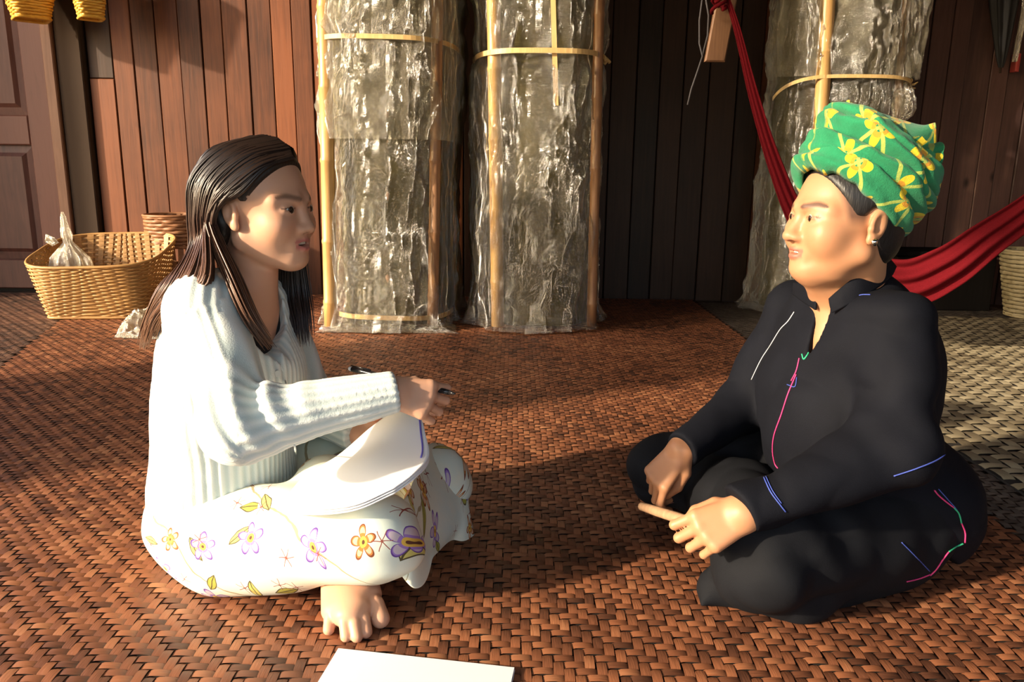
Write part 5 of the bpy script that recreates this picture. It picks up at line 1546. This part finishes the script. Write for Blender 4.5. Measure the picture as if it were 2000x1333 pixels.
piping([(1672, 580), (1685, 577), (1700, 577)], .0010, M_BLUET, 'blue_stitching', JT, jacket)
piping([(1745, 930), (1790, 915), (1830, 898), (1856, 878)], .0011, M_BLUET, 'blue_stitching', JT, jacket)
TT = [bvhJ, bvhT]
piping([(1824, 958), (1832, 968), (1846, 980), (1862, 992)], .0014, M_PINK, 'pink_piping', TT, jacket)
piping([(1862, 992), (1872, 1004), (1877, 1022)], .0014, M_GREENT, 'green_piping', TT, jacket)
piping([(1877, 1022), (1884, 1040), (1884, 1060)], .0014, M_PINK, 'pink_piping', TT, jacket)
piping([(1880, 1062), (1866, 1068), (1852, 1078)], .0017, M_GREENT, 'green_piping', TT, jacket)
piping([(1852, 1078), (1840, 1094), (1828, 1112), (1816, 1124)], .0014, M_PINK, 'pink_piping', TT, jacket)
piping([(1832, 956), (1850, 976), (1870, 1000), (1880, 1030)], .0009, M_BLUET, 'blue_stitching', TT, jacket)
piping([(1760, 1060), (1785, 1085), (1815, 1116)], .0010, M_BLUET, 'blue_stitching', TT, jacket)
piping([(1770, 1136), (1795, 1130), (1816, 1122)], .0013, M_PINK, 'pink_piping', TT, jacket)

# ------------------------------------------------------------------ hair, ear stud, turban
t = NT('black_hair'); M_BLK = t.pbr((.010, .008, .008), .45, t.bump(t.noise(t.scale(t.n('NewGeometry').outputs['Position'], (220, 220, 30)), 1, 3), .6, .002))
def hairB(P):
    Q = hB.loc(P); f, l, u = Q[:, 0], Q[:, 1], Q[:, 2]
    d = ell(Q, (-.016, 0, .034), (.101, .0815, .088))
    d = smin(d, ell(Q, (-.052, 0, -.035), (.050, .064, .06)), .03)
    cut = np.maximum(.85 * f - .52 * u - .018, np.where(u < .006, f + .012 + (.006 - u) * .3, -1))
    d = smax(d, cut, .006)
    d = smax(d, -ell(Q, (-.012, .084, -.008), (.026, .020, .036)), .004)
    return d * hB.s
V, F = sdf_mesh(hairB, tuple(hB.c - Vector((.16, .16, .17))), tuple(hB.c + Vector((.16, .16, .17))), .004)
adopt(womanB, link('hair', mesh_np('hair', V, F), M_BLK))
t = NT('silver_stud'); M_STUD = t.pbr((.75, .70, .62), .15, Metallic=1.0)
ec = hB.w(-.006, .0855, -.036)
st_ = MB()
for i_ in range(7):
    pass
st_.tube([ec - hB.L * .003, ec + hB.L * .002, ec + hB.L * .005], [.0045, .0065, .003], 14); st_.build('ear_stud', M_STUD, womanB, True)

def turban_mat():
    t = NT('green_terry_turban'); uv = t.attr('fuv').outputs['Vector']; pos = t.n('NewGeometry').outputs['Position']
    s = t.n('SeparateXYZ'); t.put(s.inputs[0], uv)
    lt = lambda a, b: t.math('LESS_THAN', a, b); AND = lambda a, b: t.math('MULTIPLY', a, b)
    k = .105                                                   # lattice pitch
    a_ = t.math('ADD', s.outputs[0], t.math('MULTIPLY', s.outputs[1], .9)); b_ = t.math('SUBTRACT', s.outputs[0], t.math('MULTIPLY', s.outputs[1], .9))
    fr = lambda v, o: t.math('SUBTRACT', t.math('FRACT', t.math('ADD', t.math('DIVIDE', v, k), o)), .5)
    fa, fb = fr(a_, .5), fr(b_, .5)                            # 0 on a lattice line
    ln = t.math('MAXIMUM', lt(t.math('ABSOLUTE', fa), .035), lt(t.math('ABSOLUTE', fb), .035))
    r = t.math('SQRT', t.math('ADD', t.math('MULTIPLY', fa, fa), t.math('MULTIPLY', fb, fb)))
    ang = t.math('ARCTAN2', fb, fa)
    pet = t.math('ABSOLUTE', t.math('COSINE', t.math('MULTIPLY', t.math('ADD', ang, .785), 2.0)))
    chk = t.math('MODULO', t.math('ABSOLUTE', t.math('ADD', t.math('FLOOR', t.math('ADD', t.math('DIVIDE', a_, k), .0)), t.math('FLOOR', t.math('ADD', t.math('DIVIDE', b_, k), .0)))), 2.0)
    fl = AND(lt(r, t.math('ADD', .06, t.math('MULTIPLY', pet, .27))), lt(.09, r))
    n = t.noise(pos, 650, 3); n2 = t.noise(pos, 30, 3)
    g = t.mix(n2, (.003, .115, .045, 1), (.014, .26, .11, 1))
    ln2 = t.math('MULTIPLY', ln, t.math('ADD', .35, t.math('MULTIPLY', n, .7)))
    c = t.mix(ln2, g, (.46, .50, .08, 1))
    c = t.mix(t.math('MULTIPLY', fl, .95), c, (.66, .50, .015, 1))
    c = t.mix(AND(fl, lt(r, .17)), c, (.55, .26, .02, 1))
    fz = t.noise(pos, 240, 2)
    return t.pbr(c, .95, t.bump(t.math('ADD', n, fz), .6, .0018), Sheen_Weight=.12, Sheen_Roughness=.5)
M_TURB = turban_mat()
tc = hB.w(-.018, 0, .062); 
TAX = (hB.U * .85 - hB.F * .53).normalized()                    # the wraps lean back
TX = (hB.F * .85 + hB.U * .53).normalized(); TY = hB.L
turban = None
def turban_layers():
    objs = []
    # four overlapping wraps, each a rolled band of towelling, the upper tucked inside the lower
    spec = [(-.048, .050, .086, .090, .0), (-.012, .047, .092, .098, .5), (.020, .046, .098, .102, 1.2), (.048, .044, .100, .100, 1.9)]
    nu, nv = 150, 26
    for k, (h0, hh, r0, r1, ph) in enumerate(spec):
        th = np.linspace(0, 2 * math.pi, nu, endpoint=False); v = np.linspace(0, 1, nv)
        T, Vv = np.meshgrid(th, v, indexing='ij')
        roll = np.sin(np.pi * np.clip(Vv * 1.15, 0, 1)) ** .55 * .021
        inward = -np.clip(Vv - .72, 0, 1) ** 1.5 * .20
        low = -np.exp(-Vv / .06) * .004
        q = np.stack([np.cos(T) * 2.2, np.sin(T) * 2.2, Vv * 1.5 + k * 3], -1).reshape(-1, 3)
        nz = fbm(q, 40 + k, 3).reshape(T.shape)
        fold = .0045 * np.sin(Vv * 9 + T * 1.0 + ph * 2) + .004 * nz
        R = r0 + (r1 - r0) * Vv + roll + inward + low + fold - .004 * k * 0
        ex, ey = R * (1.0 + (.07 if k < 2 else .03)), R * .90
        H = h0 + hh * Vv + .014 * np.sin(T + ph) + .006 * nz + .012 * np.cos(T) * (k == 0)
        P = A3(tc)[None, None] + (np.cos(T) * ex)[..., None] * A3(TX) + (np.sin(T) * ey)[..., None] * A3(TY) + H[..., None] * A3(TAX)
        uv = np.stack([T * .11 + .027 * k, H + .05 * k * 0, 0 * T], -1).reshape(-1, 3)
        o = link('turban_wrap', mesh_np('turban_wrap', P.reshape(-1, 3), grid_faces(nu, nv, True), {'fuv': ('FLOAT_VECTOR', uv)}), M_TURB)
        solidify(o, .004, -1); objs.append(o)
    # hollow crown
    th = np.linspace(0, 2 * math.pi, 100, endpoint=False); v = np.linspace(0.02, 1, 24); T, Vv = np.meshgrid(th, v, indexing='ij')
    R = .102 * Vv; nz = fbm(np.stack([np.cos(T) * Vv * 3, np.sin(T) * Vv * 3, 0 * T], -1).reshape(-1, 3), 71, 3).reshape(T.shape)
    H = .060 + .026 * Vv ** 2 + .012 * nz + .006 * np.sin(T * 3 + Vv * 8)
    P = A3(tc)[None, None] + (np.cos(T) * R)[..., None] * A3(TX) + (np.sin(T) * R * .9)[..., None] * A3(TY) + H[..., None] * A3(TAX)
    uv = np.stack([np.cos(T) * R, np.sin(T) * R, 0 * T], -1).reshape(-1, 3)
    objs.append(link('turban_crown', mesh_np('turban_crown', P.reshape(-1, 3), grid_faces(100, 24, True), {'fuv': ('FLOAT_VECTOR', uv)}), M_TURB))
    # loose end of the towel standing up at the back
    rows = [[W(1690, 232, 1.34), W(1730, 262, 1.30), W(1775, 292, 1.29), W(1822, 325, 1.31)],
            [W(1700, 224, 1.36), W(1745, 246, 1.33), W(1790, 268, 1.31), W(1826, 290, 1.325)],
            [W(1715, 222, 1.39), W(1760, 238, 1.37), W(1800, 248, 1.34), W(1827, 243, 1.335)],
            [W(1725, 226, 1.43), W(1765, 238, 1.43), W(1800, 250, 1.41), W(1822, 262, 1.39)]]
    P = loft(rows, 30, 40); uv = np.stack([np.tile(np.linspace(0, .16, 40), 30), np.repeat(np.linspace(0, .09, 30), 40), np.zeros(1200)], 1)
    o = link('turban_end', mesh_np('turban_end', P, grid_faces(30, 40), {'fuv': ('FLOAT_VECTOR', uv)}), M_TURB); solidify(o, .005, 0); objs.append(o)
    for o in objs: adopt(womanB, o)
turban_layers()

# thin stick she turns between her hands
M_STICK = bamboo_mat('peeled_stick', (.26, .15, .085), (.46, .28, .16), .6)
s0, s1 = W(1254, 990, 1.395), PB1(.070, .018, -.028)
stk = MB().tube([s0, s0.lerp(s1, .3), s0.lerp(s1, .7), s1], [.0085, .0095, .0095, .008], 10).build('stick', M_STICK, None, True)
tag(stk, 'short peeled wooden stick held between the hands of the woman in black', 'stick')
